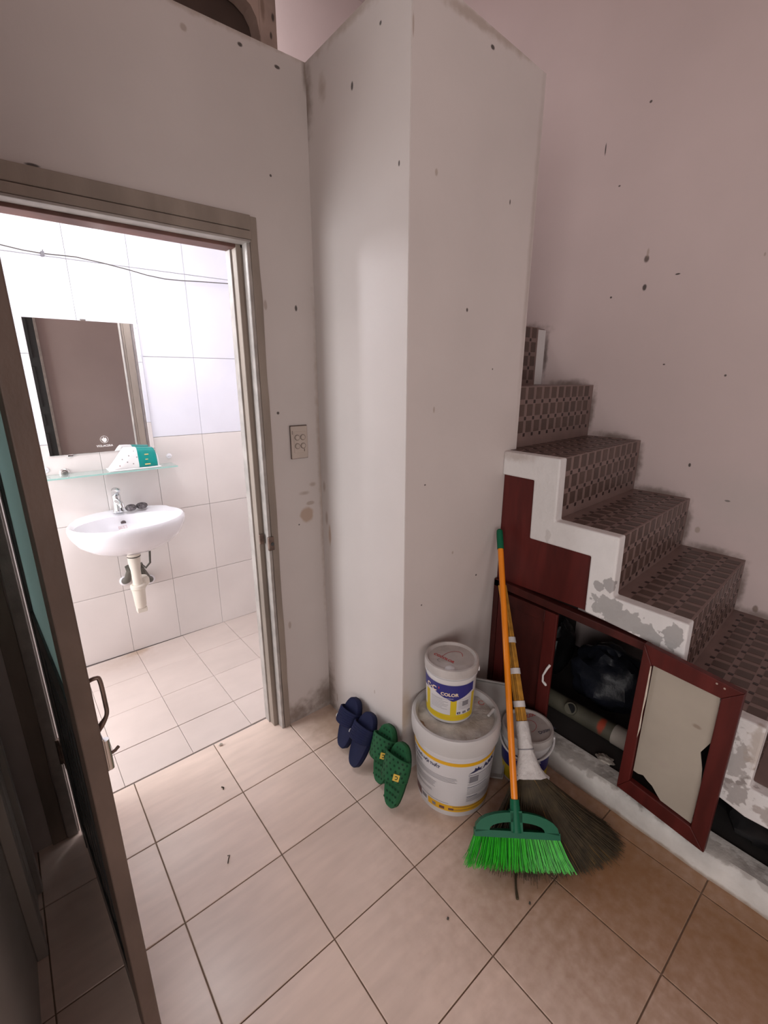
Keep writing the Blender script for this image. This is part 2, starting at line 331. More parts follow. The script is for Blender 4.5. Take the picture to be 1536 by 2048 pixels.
def wob(x0, x1, y0, y1, z0, z1, amp, n=24):             # a jamb board with a ragged right edge
    b = B(); k = len(b.v)
    for i in range(n+1):
        z = z0+(z1-z0)*i/n; w = amp*(mnoise.noise(Vector((z*5, x1*9, 0))) + .5*mnoise.noise(Vector((z*17, 3, 1))))
        b.v += [(x0, y0, z), (x1+w, y0, z), (x1+w, y1, z), (x0, y1, z)]
    for i in range(n):
        for q in range(4):
            q2 = (q+1) % 4; b.f.append((4*i+q, 4*i+q2, 4*i+4+q2, 4*i+4+q))
    b.f.append((0, 1, 2, 3)); b.f.append((4*n, 4*n+1, 4*n+2, 4*n+3)); return b
ob('jamb_bead', wob(DX1-.007, DX1+.006, 1.560, 1.60, 0, DZ+.01, .003), 'frame_pale', fr, bevel=.003)
ob('jamb_casing', wob(DX1+.006, DX1+.034, 1.558, 1.60, 0, DZ+.075, .005), 'frame_wood', fr, bevel=.002)
ob('jamb_back', B().box(DX1-.010, DX1+.03, 1.60, YT+.008, 0, DZ+.02), 'frame_wood', fr)
ob('jamb_reveal', B().box(DX1-.034, DX1-.028, 1.635, YT+.012, 0, DZ-.004), 'frame_pale', fr, bevel=.001)
ob('head_casing', B().box(DX0-.05, DX1+.012, 1.556, 1.60, DZ+.034, DZ+.078), 'frame_wood', fr, bevel=.003)
ob('head_board', B().box(DX0-.05, DX1+.010, 1.552, 1.60, DZ+.006, DZ+.032), 'frame_wood', fr, bevel=.003)
ob('head_bead', B().box(DX0-.05, DX1+.004, 1.550, 1.60, DZ-.002, DZ+.005), 'frame_pale', fr, bevel=.002)
ob('head_lintel', B().box(DX0-.05, DX1+.01, 1.60, YT+.006, DZ-.012, DZ+.078), 'frame_red', fr, bevel=.002)
ob('left_jamb', B().box(DX0-.035, DX0-.004, 1.556, YT+.006, 0, DZ), 'frame_pale', fr, bevel=.003)
ob('left_jamb_casing', wob(DX0-.075, DX0-.036, 1.558, 1.60, 0, DZ+.075, .004), 'frame_wood', fr, bevel=.002)
ob('strike_plate', B().box(DX1-.012, DX1+.012, 1.549, 1.562, .83, .885).box(DX1-.030, DX1-.012, 1.588, 1.598, .85, .89), 'rust_steel', fr, bevel=.003)
ob('strike_hole', B().tube([(DX1+.003, 1.5485, .857), (DX1+.003, 1.5475, .857)], .007, 10), 'door_dark', fr)

# ---------------------------------------------------------------- open door leaf (built in its own frame: x along leaf from hinge, y thickness, z up)
hx, hy = -.052, 1.550; nx, ny = -.001, .835
ang = math.atan2(ny-hy, nx-hx); LW = math.hypot(nx-hx, ny-hy); TH_D = .031
dmat = Matrix.Translation((hx, hy, .012)) @ Matrix.Rotation(ang, 4, 'Z')
door = thing('door_1', 'brown framed bathroom door standing open, pale green glass in its upper half', 'door', kind='structure', matrix=dmat)
# local +y is to the right of the leaf (bathroom side of the leaf)
DH = 1.86
ob('stile', B().box(LW-.085, LW, 0, TH_D, 0, DH), 'door_brown', door, bevel=.0025)
ob('stile', B().box(0, .085, 0, TH_D, 0, DH), 'door_dark', door, bevel=.0025)
ob('rail', B().box(.085, LW-.085, .002, TH_D-.002, .0, .10), 'door_dark', door, bevel=.002)
ob('rail', B().box(.085, LW-.085, .002, TH_D-.002,   .768, .848), 'door_dark', door, bevel=.002)
ob('rail', B().box(.085, LW-.085, .002, TH_D-.002, DH-.085, DH), 'door_brown', door, bevel=.002)
ob('glass_pane', B().box(.085, LW-.085, .008, .014, .848, DH-.085), 'frosted_glass', door)
for k in range(13):
    ob('louver_slat', B().box(.085+k*.0425, .085+k*.0425+.036, .006+.004*(k % 2), .020, .10, .768), 'door_dark', door, bevel=.003)
for z in (.28, 1.55):
    h = ob('hinge', B().tube([(-.006, -.004, z), (-.006, -.004, z+.09)], .007, 10), 'rust_steel', door, smooth=True)
    ob('hinge_leaf', B().box(-.004, .03, -.002, .0, z, z+.09), 'rust_steel', h)
hz = .936
def spline(pts, n=5):                                    # Catmull-Rom through the points
    P = [Vector(p) for p in pts]; out = []
    for i in range(len(P)-1):
        p0, p1, p2, p3 = P[max(0, i-1)], P[i], P[i+1], P[min(len(P)-1, i+2)]
        for k in range(n):
            t = k/n; out.append(.5*((2*p1)+(p2-p0)*t+(2*p0-5*p1+4*p2-p3)*t*t+(3*p1-p0-3*p2+p3)*t**3))
    return out+[P[-1]]
hp = spline([(LW-.034, TH_D-.002, hz), (LW-.032, TH_D+.012, hz+.003), (LW-.030, TH_D+.018, hz-.004), (LW-.027, TH_D+.019, hz-.05), (LW-.026, TH_D+.018, hz-.072), (LW-.028, TH_D+.010, hz-.088), (LW-.030, TH_D-.002, hz-.102)])
ob('pull_handle', B().tube(hp, [.0038]*(len(hp)-8)+[.0042, .0046, .005, .0054, .0058, .006, .0062, .0064], 10), 'rust_steel', door, smooth=True)
bo = ob('slide_bolt', B().tube([(LW-.014, TH_D+.006, hz-.178), (LW-.014, TH_D+.006, hz-.114)], .0065, 12), 'steel', door, smooth=True)
ob('bolt_plate', B().box(LW-.034, LW-.003, TH_D, TH_D+.003, hz-.175, hz-.105), 'steel', bo, bevel=.001)
ob('bolt_knob', B().tube([(LW-.014, TH_D+.008, hz-.148), (LW-.014, TH_D+.018, hz-.146), (LW-.018, TH_D+.025, hz-.144)], .0030, 8), 'rust_steel', bo, smooth=True)

# ---------------------------------------------------------------- loft hatch above the bathroom
M('loft_wood', (.36, .26, .22), .7, .3, 6, coord='World', bump=.3, spots=[(.895, 1.68, 2.585, .007, .1, .014, DK, .6, .5), (.885, 1.68, 2.535, .006, .1, .014, DK, .6, .5), (.86, 1.68, 2.60, .010, .1, .05, (.16, .10, .07, .7), .7, .7)])
M('loft_dark', (.075, .045, .035), .7, .2, 5)
lh = thing('loft_hatch', 'worn wooden hatch frame with dark brown board above the bathroom wall', 'hatch', (.5, 1.70, ZT))
ob('post', B().box(.848, .908, 1.68, 1.74, ZT-.005, 2.95), 'loft_wood', lh, world=True, bevel=.004)
ob('rail', B().box(-.3, .848, 1.68, 1.74, 2.615, 2.75), 'loft_wood', lh, world=True, bevel=.004)
pr = [(.848, 2.615), (.75, 2.615), (.79, 2.606), (.82, 2.59), (.838, 2.565), (.848, 2.52)]
ob('corner_brace', B().prism(pr, lambda u, v, d: (u, d, v), 1.682, 1.738), 'loft_wood', lh, world=True)
ob('board', B().box(-.3, .848, 1.745, 1.77, ZT-.005, 2.95), 'loft_dark', lh, world=True)

# ---------------------------------------------------------------- staircase
PG = (.36, .345, .34, .95)
M('plaster_white', (.66, .635, .63), .75, .06, 6, coord='World', bump=.3, bscale=40, sscale=48, spots=[
    (XS, .637, .80, .03, .020, .022, (.33, .31, .31, .9), .15, 1.3), (XS, .603, .815, .03, .022, .028, (.33, .31, .31, .9), .15, 1.3),
    (XS, .60, .735, .03, .060, .045, PG, .12, 1.8), (XS, .54, .712, .03, .085, .042, PG, .12, 1.8), (XS, .46, .695, .03, .045, .030, PG, .12, 2.0),
    (XS, .398, .722, .03, .028, .042, PG, .12, 1.3), (XS, .19, .42, .03, .035, .08, (.24, .21, .20, .6), .3, 3.4),
    (XS, .17, .33, .03, .035, .045, (.20, .17, .16, .6), .3, 3.4), (XS, .06, .31, .03, .08, .035, (.33, .28, .26, .8), .3, 1.8), (XS, .15, .5, .03, .03, .09, (.40, .33, .28, .6), .5, 1.6),
    (XS, 1.0, 1.19, .03, .12, .03, (.36, .29, .26, .6), .9, .9), (XS, .80, 1.0, .03, .03, .03, (.4, .33, .3, .5), .9, .9), (XS, .84, .92, .03, .012, .03, (.50, .47, .46, .6), .4, 1.4)])
M('mosaic_ground', (.19, .125, .112), .45, .10, 14, coord='World')
M('mosaic_brown', (.075, .043, .034), .42, .14, 20, rand=.16, coord='World')
M('mosaic_dark', (.022, .010, .009), .4, .2, 20, coord='World')
M('stair_concrete', (.25, .23, .215), .9, .2, 8, coord='World')
st = thing('staircase', 'mosaic tiled concrete stairs with white plastered zigzag side', 'staircase', (XS, 0, 0), kind='structure')
zig = [(1.055, 1.202), (.823, 1.202), (.818, .982), (.593, .982), (.588, .777), (.365, .777), (.36, .562), (.145, .562), (.147, .362), (-.08, .362), (-.08, .162), (-.34, .162),
       (-.34, .07), (.0, .07), (.0, .272), (.14, .262), (.235, .285), (.235, .47), (.45, .47), (.45, .672), (.673, .690), (.677, .893), (.914, .892), (.918, 1.112), (1.055, 1.113)]
ob('side_string', B().prism(zig, lambda u, v, d: (d, u, v), XS, XS+.045), 'plaster_white', st, world=True, bevel=.006, seg=3)
SKEW = .045/(X4-XS)
steps = [(.162, -.30), (.362, -.08), (.562, .145), (.777, .365), (.982, .593), (1.202, .823), (1.435, 1.070), (1.70, 1.338)]
pu, pv = .0605, .064
rect = B().box(-.0195, .0195, -.0012, .002, -.0225, .0225).mesh('mosaic_piece'); rect.materials.append(MAT['mosaic_brown'])
recT = B().box(-.0195, .0195, -.0225, .0225, -.002, .0012).mesh('mosaic_piece_flat'); recT.materials.append(MAT['mosaic_brown'])
rz = math.atan(SKEW)
for k, (z, y0) in enumerate(steps):
    xl = XS+.044 if y0 < 1.0 else XE
    zb = steps[k-1][0] if k else 0.0
    yl = lambda x, y0=y0: y0 + SKEW*(x-XS)
    ynext = steps[k+1][1] if k+1 < len(steps) else 2.70
    yn = lambda x, yy=ynext: yy + SKEW*(x-XS)
    # riser
    xr1 = X4-.001 if k < len(steps)-1 else 2.075
    rs = ob('riser', B().hexa([(xl, yl(xl), zb+.0005), (xr1, yl(xr1), zb), (xr1, yl(xr1)+.02, zb), (xl, yl(xl)+.02, zb), (xl, yl(xl), z), (xr1, yl(xr1), z), (xr1, yl(xr1)+.02, z), (xl, yl(xl)+.02, z)]), 'mosaic_ground', st, world=True)
    if k == len(steps)-1:
        ob('riser_plaster', B().box(2.075, X4-.012, yl(2.1)+.006, yl(2.1)+.03, zb, z-.006), 'plaster_white', st, world=True, bevel=.003)
    sm = B(); nrow = int((z-zb)/pv)+1
    u = 0
    ncol = int((xr1-.02-XS)/pu)
    for c in range(ncol+1):
        x = XS + .06 + c*pu
        if x > xr1-.02 or x < xl+.01: continue
        for r in range(nrow):
            zz = z - .026 - r*pv
            if zz < zb+.026: continue
            if k >= 1: inst('mosaic_piece', rect, rs, (x, yl(x), zz), (0, 0, rz))
            zs = zz - pv/2
            if zs > zb+.01 and x+pu/2 < xr1-.01: sm.box(x+pu/2-.006, x+pu/2+.006, yl(x+pu/2)-.0014, yl(x+pu/2)+.002, zs-.0065, zs+.0065)
    if sm.v: ob('mosaic_dots', sm, 'mosaic_dark', rs, world=False, kind='stuff').matrix_parent_inverse = Matrix.Translation((-XS, 0, 0)) @ Matrix.Identity(4) if False else st.matrix_basis.inverted() @ Matrix.Identity(4)
    # tread
    tr = ob('tread', B().hexa([(xl, yl(xl)+.02, z-.03), (X4, yl(X4)+.02, z-.03), (X4, yn(X4)+.018, z-.03), (xl, yn(xl)+.018, z-.03), (xl, yl(xl)+.02, z), (X4, yl(X4)+.02, z), (X4, yn(X4)+.018, z), (xl, yn(xl)+.018, z)]), 'mosaic_ground', st, world=True)
    if 1 <= k <= 5:
        sm = B()
        for c in range(13):
            x = XS + .06 + c*pu
            if x > X4-.02: continue
            for r in range(4):
                yy = yl(x) + .03 + r*pv
                if yy > yn(x)-.02: continue
                inst('mosaic_piece', recT, tr, (x, yy, z), (0, 0, rz))
                ys = yy+pv/2
                if ys < yn(x)-.01: sm.box(x+pu/2-.006, x+pu/2+.006, ys-.0065, ys+.0065, z-.002, z+.0014)
        if sm.v: ob('mosaic_dots', sm, 'mosaic_dark', tr, world=False, kind='stuff').matrix_parent_inverse = st.matrix_basis.inverted()
for o in bpy.data.objects:                                # the pieces hang two levels deep: undo the thing's own offset only
    if o.parent and o.parent.parent is st: o.matrix_parent_inverse = (o.parent.parent.matrix_basis @ o.parent.matrix_parent_inverse @ o.parent.matrix_basis).inverted()

# ---------------------------------------------------------------- kerb and cabinet under the stairs
M('kerb_white', (.60, .575, .55), .7, .14, 9, coord='World', bump=.4, bscale=35, spots=[(1.44, .62, .09, .05, .25, .018, (.12, .09, .07, .4), .5, 2.6), (1.44, .2, .09, .05, .3, .014, (.14, .10, .08, .4), .5, 2.6), (1.42, .3, .0, .05, 1, .018, (.25, .17, .11, .7), .8, 1.0)])
kb = B(); ks = []
for i in range(41):
    y = 1.05 - i*.036
    w = .005*mnoise.noise(Vector((y*7, 0, 0))); ks.append((y, w))
n0 = 0
for y, w in ks: kb.v += [(1.415+w, y, -.01), (1.412+w, y, .055), (1.418+w, y, .078), (1.432+w*.5, y, .090+w*.6), (1.50, y, .092), (1.50, y, -.01)]
for i in range(40):
    for q in range(6):
        q2 = (q+1) % 6; kb.f.append((6*i+q, 6*i+q2, 6*i+6+q2, 6*i+6+q))
kb.f.append(tuple(range(6))); kb.f.append(tuple(range(240, 246)))
structure('trim_3', kb, 'kerb_white', 'white rough plaster kerb along the foot of the stairs', smooth=True)
M('red_wood', (.088, .013, .011), .42, .25, 5, stretch=(2, 2, .4), coord='World', grain=(30, (1, 1, .15), .25), spec=.3)
M('red_wood_dark', (.060, .012, .010), .45, .3, 6, coord='World', grain=(30, (1, 1, .2), .25), spec=.3)
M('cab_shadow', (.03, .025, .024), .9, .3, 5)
cb = thing('understair_cabinet', 'dark red wooden cabinet built in under the stairs, left door shut', 'cabinet', (1.45, .76, .09))
up = [(1.053, .682), (1.053, 1.112), (.917, 1.112), (.914, .894), (.676, .894), (.672, .690)]
ob('panel', B().prism(up, lambda u, v, d: (d, u, v), XS+.012, XS+.03), 'red_wood', cb, world=True)
ob('post', B().box(XS-.006, XS+.03, 1.028, 1.053, .09, .682), 'red_wood_dark', cb, world=True, bevel=.002)
ob('rail', B().hexa([(XS-.006, .46, .640), (XS+.03, .46, .640), (XS+.03, 1.053, .652), (XS-.006, 1.053, .652), (XS-.006, .46, .668), (XS+.03, .46, .668), (XS+.03, 1.053, .684), (XS-.006, 1.053, .684)]), 'red_wood_dark', cb, world=True, bevel=.003)
dl = ob('door', B().box(XS+.004, XS+.02, .775, 1.025, .10, .638), 'red_wood_dark', cb, world=True, bevel=.003)
def sub(name, b, mat, parent, **k):                     # sub-part given in world coordinates
    o = ob(name, b, mat, parent, **k); o.matrix_parent_inverse = (parent.parent.matrix_basis @ parent.matrix_parent_inverse @ parent.matrix_basis).inverted(); return o
sub('frame_strip', B().box(XS-.006, XS+.006, .765, .815, .10, .638), 'red_wood', dl, bevel=.002)
sub('frame_strip', B().box(XS-.006, XS+.006, .985, 1.025, .10, .638), 'red_wood', dl, bevel=.002)
sub('frame_strip', B().box(XS-.006, XS+.006, .815, .985, .59, .638), 'red_wood_dark', dl, bevel=.002)
M('handle_white', (.72, .69, .68), .4, .06)
sub('handle', B().tube([(XS-.004, .772, .425), (XS-.016, .776, .412), (XS-.022, .786, .38), (XS-.016, .788, .35), (XS-.004, .780, .333)], [.005, .0045, .0035, .004, .006], 8), 'handle_white', dl, smooth=True)
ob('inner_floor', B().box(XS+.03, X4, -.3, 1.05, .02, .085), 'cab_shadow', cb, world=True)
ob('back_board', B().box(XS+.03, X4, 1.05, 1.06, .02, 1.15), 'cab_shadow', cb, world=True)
# loose door with cream panel
M('panel_cream', (.36, .315, .262), .55, .07, 7, coord='World', spots=[(1.40, .285, .495, .03, .016, .010, (.22, .17, .13, .8), .6, 1.2), (1.40, .345, .31, .03, .02, .02, (.36, .30, .26, .5), .8, 1.2)])
M('pale_chip', (.55, .48, .40), .7, .2, 30)
dr = thing('cabinet_door', 'crooked red framed cabinet door with torn cream panel, standing open on the kerb', 'cabinet door', (1.40, .33, .095))
xf0, xf1 = 1.388, 1.410
O4 = [(.456, .690), (.199, .664), (.200, .103), (.463, .137)]          # tl, tr, br, bl  as (y, z)
I4 = [(.427, .630), (.246, .620), (.244, .163), (.428, .188)]
for nm, a, b2 in (('top_rail', 0, 1), ('stile', 1, 2), ('bottom_rail', 2, 3), ('stile', 3, 0)):
    q = [O4[a], O4[b2], I4[b2], I4[a]]
    ob(nm, B().prism(q, lambda u, v, d: (d, u, v), xf0, xf1), 'red_wood', dr, world=True, bevel=.0025)
pan = [(.424, .632), (.25, .622)]
for i in range(1, 9):                                   # torn right edge
    t = i/9; pan.append((.246 - (.006*math.sin(t*9) if .3 < t < .6 else 0) + (.014 if .42 < t < .5 else .0), .622-(.622-.165)*t))
pan += [(.247, .166), (.335, .178)]
for i in range(1, 7):                                   # hole at the lower left
    t = i/6; pan.append((.335+.09*t, .178+.050*math.sin(math.pi*.66*t)+.004*math.sin(t*20)))
ob('panel', B().prism(pan, lambda u, v, d: (d, u, v), 1.399, 1.402), 'panel_cream', dr, world=True)
ob('split_edge', B().prism([(.4285, .625), (.4255, .625), (.4235, .52), (.4265, .46), (.4245, .40), (.4290, .36)], lambda u, v, d: (d, u, v), 1.3875, 1.390), 'pale_chip', dr, world=True)
for q in ((.262, .660), (.243, .655)): ob('screw', B().tube([(1.387, q[0], q[1]), (1.389, q[0], q[1])], .003, 8), 'steel', dr, world=True)
# stuff inside
M('pipe_grey', (.10, .093, .068), .6, .3, 8, coord='World', spots=[(1.62, .63, .15, .04, .018, .05, (.42, .05, .02, .9), .5, .8)])
M('pipe_white', (.42, .38, .34), .5, .08)
M('bag_navy', (.013, .015, .024), .45, .4, 9, bump=.6, bscale=18)
M('bag_black', (.008, .008, .009), .4, .4, 8, bump=.6, bscale=14)
pp = thing('drain_pipe', 'grey plastic drain pipe lying inside the open cabinet', 'pipe', (1.64, .7, .085))
ob('tube', B().tube([(1.64, .98, .122), (1.64, .585, .122)], .036, 20), 'pipe_grey', pp, world=True, smooth=True)
ob('branch_collar', B().tube([(1.618, .755, .138), (1.598, .752, .156)], .024, 16), 'pipe_grey', pp, world=True, smooth=True)
ob('branch_mouth', B().tube([(1.5985, .752, .1555), (1.5975, .752, .1562)], .019, 16), 'bag_black', pp, world=True)
ob('white_end', B().tube([(1.64, .586, .122), (1.64, .50, .122)], .039, 20), 'pipe_white', pp, world=True, smooth=True)
def lump(name, c, r, mat, label, cat, seed, amp=.25):
    b = B(); s = B().grid(lambda u, v: (0, 0, 0), 28, 16, True); b.f = s.f
    for j in range(17):
        for i in range(28):
            th, ph_ = 2*math.pi*i/28, math.pi*(j/16-.5)
            d = Vector((math.cos(th)*math.cos(ph_), math.sin(th)*math.cos(ph_), math.sin(ph_)))
            f = 1+amp*mnoise.noise(d*2.2+Vector((seed, 0, 0)))+.12*mnoise.noise(d*6+Vector((0, seed, 0)))
            p = Vector((d.x*r[0]*f, d.y*r[1]*f, d.z*r[2]*f)); p.z = max(p.z, -r[2]*.8)
            b.v.append(tuple(p))
    o = ob(name, b, mat, smooth=True, label=label, cat=cat, loc=(c[0], c[1], c[2])); return o
lump('plastic_bag', (1.86, .72, .086+.112), (.13, .17, .14), 'bag_navy', 'dark blue stuffed plastic bag behind the pipe in the cabinet', 'bag', 3)
lump('plastic_bag', (1.90, .985, .086+.112), (.11, .045, .14), 'bag_black', 'black bag at the left of the dark blue one in the cabinet', 'bag', 8)
lump('plastic_bag', (1.66, .08, .086+.072), (.14, .17, .09), 'bag_black', 'black plastic sheet bundle under the lowest steps right of the crooked door', 'bag', 12)
lump('paper_scrap', (1.52, .56, .086+.006), (.022, .03, .0075), 'pipe_white', 'small crumpled white scrap on the cabinet floor', 'scrap', 5, .5)
# floor-side bits at the foot
# ---------------------------------------------------------------- bathroom fittings
M('ceramic', (.86, .84, .88), .08, .01, 3, coat=.3)
M('ceramic_dark', (.12, .09, .09), .5, .1)
M('chrome', (.75, .77, .78), .1, .05, metallic=1)
M('pvc', (.74, .68, .60), .4, .05, 8)
M('rubber_dark', (.07, .06, .05), .6, .2, 12)
M('mirror_glass', (.90, .90, .90), .01, 0, metallic=1)
M('print_white', (.75, .72, .70), .5, 0)
M('print_dark', (.03, .03, .08), .5, 0)
M('print_red', (.45, .05, .05), .6, .1)
M('print_ink', (.05, .05, .09), .6, .1)
M('print_grey', (.20, .19, .21), .6, .1)
M('shelf_glass', (.80, .93, .90), .04, 0, trans=.85, ior=1.45)
M('shelf_edge', (.35, .58, .53), .15, .05)

def text_mesh(s, size, bold=0, align='LEFT', spacing=1.0):
    c = bpy.data.curves.new('lettering', 'FONT'); c.body = s; c.size = size; c.align_x = align; c.offset = bold; c.space_character = spacing; c.resolution_u = 3; c.fill_mode = 'FRONT'
    o = bpy.data.objects.new('lettering', c); COL.objects.link(o)
    dg = bpy.context.evaluated_depsgraph_get(); me = bpy.data.meshes.new_from_object(o.evaluated_get(dg))
    bpy.data.objects.remove(o); bpy.data.curves.remove(c)
    me.materials.clear()
    return me
def map_mesh(me, fn, subdiv=0):
    if subdiv:
        bm = bmesh.new(); bm.from_mesh(me); bmesh.ops.triangulate(bm, faces=bm.faces); bmesh.ops.subdivide_edges(bm, edges=bm.edges, cuts=subdiv, use_grid_fill=False); bm.to_mesh(me); bm.free()
    for v in me.vertices: v.co = Vector(fn(v.co.x, v.co.y))
    me.update(); return me

YW = YB-.0065
mi = thing('wall_mirror', 'frameless rectangular mirror on the bathroom tiles above the shelf', 'mirror', (.345, YW, 1.418))
ob('mirror_glass', B().box(.12, .571, YW-.007, YW-.002, 1.117, 1.719), 'mirror_glass', mi, world=True, bevel=.001)
ob('backing', B().box(.121, .570, YW-.002, YW, 1.118, 1.718), 'print_grey', mi, world=True)
for x, z in ((.345, 1.722), (.20, 1.114)): ob('clip', B().box(x-.012, x+.012, YW-.010, YW, z-.006, z+.004), 'chrome', mi, world=True, bevel=.002)
for x, z in ((.565, 1.70), (.573, 1.57)): ob('screw_cap', B().tube([(x-.004, YW-.007, z), (x-.004, YW-.010, z)], .004, 10), 'chrome', mi, world=True)
YM = YW-.0076
ring = B(); n = 28
for i in range(n):
    a, b2 = 2*math.pi*i/n, 2*math.pi*(i+1)/n; r0, r1 = .0175, .0160
    ring.quad((.350+r0*math.cos(a), YM, 1.178+r0*math.sin(a)), (.350+r1*math.cos(a), YM, 1.178+r1*math.sin(a)), (.350+r1*math.cos(b2), YM, 1.178+r1*math.sin(b2)), (.350+r0*math.cos(b2), YM, 1.178+r0*math.sin(b2)))
flame = [(-.007, -.008), (-.012, .000), (-.010, .008), (-.007, .002), (-.002, .014), (.001, .004), (.005, .010), (.010, .003), (.011, -.004), (.006, -.012), (-.001, -.014)]
ring.v += [(.350+u, YM, 1.178+v) for u, v in flame]; ring.f.append(tuple(range(len(ring.v)-len(flame), len(ring.v))))
ob('emblem', ring, 'print_white', mi, world=True, fix=False)
me = map_mesh(text_mesh('VIGLACERA', .0135, .0003, 'CENTER'), lambda x, y: (.348+x, YM, 1.143+y)); ob('lettering', me, 'print_white', mi, world=True)

sh = thing('glass_shelf', 'clear greenish glass shelf below the mirror', 'shelf', (.37, YW, 1.028))
ob('shelf_pane', B().box(.075, .645, YW-.118, YW-.004, 1.024, 1.031), 'shelf_glass', sh, world=True, bevel=.001)
ob('front_edge', B().box(.075, .645, YW-.1195, YW-.118, 1.024, 1.031), 'shelf_edge', sh, world=True)
for x in (.165, .565):
    e = ob('bracket', B().lathe([(0, 0), (.020, 0), (.021, .004), (.017, .008), (.012, .009)], 24).lathe([(.011, .009), (.011, .03), (0, .03)], 20), 'steel', sh, world=True, smooth=True, loc=(x, YW, 1.034), rot=(R(90), 0, 0))
for x, z in ((.637, 1.066), (.095, 1.055)):
    pl = thing('wall_plug', 'small white round screw cover on tile %s' % ('right of the wipes pack' if x > .3 else 'left of the shelf bracket'), 'cover', (x, YW, z))
    ob('cover_disc', B().lathe([(.014, 0), (.014, .002), (.011, .004), (0, .004)], 20), 'ceramic', pl, rot=(R(90), 0, 0), smooth=True)
    for d in (-.004, .004): ob('screw_hole', B().tube([(d, -.0040, 0), (d, -.0046, 0)], .0017, 8), 'print_grey', pl)

# wipes pack on the shelf
M('pack_white', (.85, .83, .83), .35, .02, 5, spots=[(.40, 2.53, 1.085, .004, .08, .004, (.25, .2, .2, .9), .5, .3), (.43, 2.53, 1.10, .004, .08, .004, (.25, .2, .2, .9), .5, .3), (.385, 2.53, 1.055, .004, .08, .004, (.3, .15, .15, .9), .5, .3), (.445, 2.53, 1.06, .004, .08, .004, (.25, .2, .2, .9), .5, .3), (.465, 2.53, 1.09, .004, .08, .004, (.25, .2, .2, .9), .5, .3), (.42, 2.53, 1.07, .004, .08, .004, (.25, .2, .2, .9), .5, .3), (.375, 2.53, 1.09, .003, .08, .003, (.25, .2, .2, .9), .5, .3), (.455, 2.53, 1.12, .003, .08, .003, (.25, .2, .2, .9), .5, .3)])
M('pack_teal', (.004, .27, .25), .25, .06, 6)
M('print_gold', (.65, .55, .22), .4, .05)
wp = thing('wipes_pack', 'white and teal pack of wet wipes on the glass shelf', 'pack', (.45, 2.565, 1.031))
def pack(x0, x1, grow):
    b = B(); ns, nr = 20, 24
    for i in range(ns+1):
        x = x0+(x1-x0)*i/ns; t = (x-.345)/(.560-.345)
        ramp = min(1, .12+t*2.6) if t < .4 else (min(1, (1-t)*5+.72))
        h = (.108-.022*max(0, t-.45))*ramp + grow; dd = .047+grow
        for j in range(nr):
            a = 2*math.pi*j/nr; ca_, sa_ = math.cos(a), math.sin(a)
            sx = abs(ca_)**.55*(1 if ca_ > 0 else -1); sz = abs(sa_)**.55*(1 if sa_ > 0 else -1)
            wv = .0022*mnoise.noise(Vector((x*50, a*2, 0)))
            top = 1 - .35*(sz+1)/2
            b.v.append((x, 2.565+sx*dd*top+wv, 1.0312-grow*.0+(sz+1)/2*h+wv*.5*(sz > -.5)))
    for i in range(ns):
        for j in range(nr):
            j2 = (j+1) % nr; b.f.append((i*nr+j, i*nr+j2, (i+1)*nr+j2, (i+1)*nr+j))
    b.f.append(tuple(range(nr))); b.f.append(tuple(range(ns*nr, ns*nr+nr))); return b
ob('wrapper', pack(.345, .562, 0), 'pack_white', wp, world=True, smooth=True)
ob('teal_band', pack(.470, .555, .0012), 'pack_teal', wp, world=True, smooth=True)
ob('base_seam', B().box(.335, .570, 2.512, 2.616, 1.0311, 1.0375), 'pack_white', wp, world=True, bevel=.003)
ob('gold_print', B().box(.495, .520, 2.5145, 2.516, 1.050, 1.056).box(.500, .512, 2.5165, 2.518, 1.075, 1.079).box(.500, .518, 2.523, 2.525, 1.098, 1.103), 'print_gold', wp, world=True)

# washbasin
BX, BY, BZ, AX, AY = .368, 2.418, .815, .254, .203
ws = thing('washbasin', 'white oval ceramic washbasin on the bathroom wall', 'washbasin', (BX, YW, .64))
def ell(a, k):                                          # rim outline: oval with flattened back
    x = math.cos(a); y = math.sin(a)
    yy = y if y < 0 else abs(y)**.8*(1 if y > 0 else -1)
    return BX+AX*k*x*(1 if y < 0 else 1-.06*y), BY+AY*k*yy
rows = [(.30, .660), (.50, .664), (.72, .690), (.88, .725), (.965, .762), (.995, .785), (1.0, .798), (.992, .810), (.97, .816), (.945, .815)]
inn = [(.90, .808), (.84, .780), (.72, .745), (.50, .718), (.2, .706), (.05, .704)]
b = B(); n = 56
for k, z in rows:
    for i in range(n): a = 2*math.pi*i/n; x, y = ell(a, k); b.v.append((x, y, z + (.006 if k > .9 and math.sin(a) > .5 else 0)))
for k, z in inn:                                        # bowl pushed to the front, leaving a deck for the tap
    for i in range(n):
        a = 2*math.pi*i/n; x, y = ell(a, 1)
        kk = k; cy = BY-.035
        yb = cy + (y-BY)*kk*(.80 if y > BY else .90); xb = BX+(x-BX)*kk
        b.v.append((xb, yb, z))
m = len(rows)+len(inn)
for r in range(m-1):
    for i in range(n): i2 = (i+1) % n; b.f.append((r*n+i, r*n+i2, (r+1)*n+i2, (r+1)*n+i))
b.f.append(tuple(range(n))); b.f.append(tuple((m-1)*n+i for i in range(n)))
ob('bowl', b, 'ceramic', ws, world=True, smooth=True)
ob('wall_mount', B().box(BX-.10, BX+.10, 2.56, YW, .67, .79), 'ceramic', ws, world=True, bevel=.02, seg=4)
ob('overflow_ring', B().tube([(.358, 2.516, .776), (.358, 2.511, .773)], .0115, 18), 'ceramic_dark', ws, world=True, smooth=True)
ob('waste', B().lathe([(.022, 0), (.022, .003), (.010, .004), (0, .004)], 20, (BX, BY-.035, .7045)), 'chrome', ws, world=True, smooth=True)
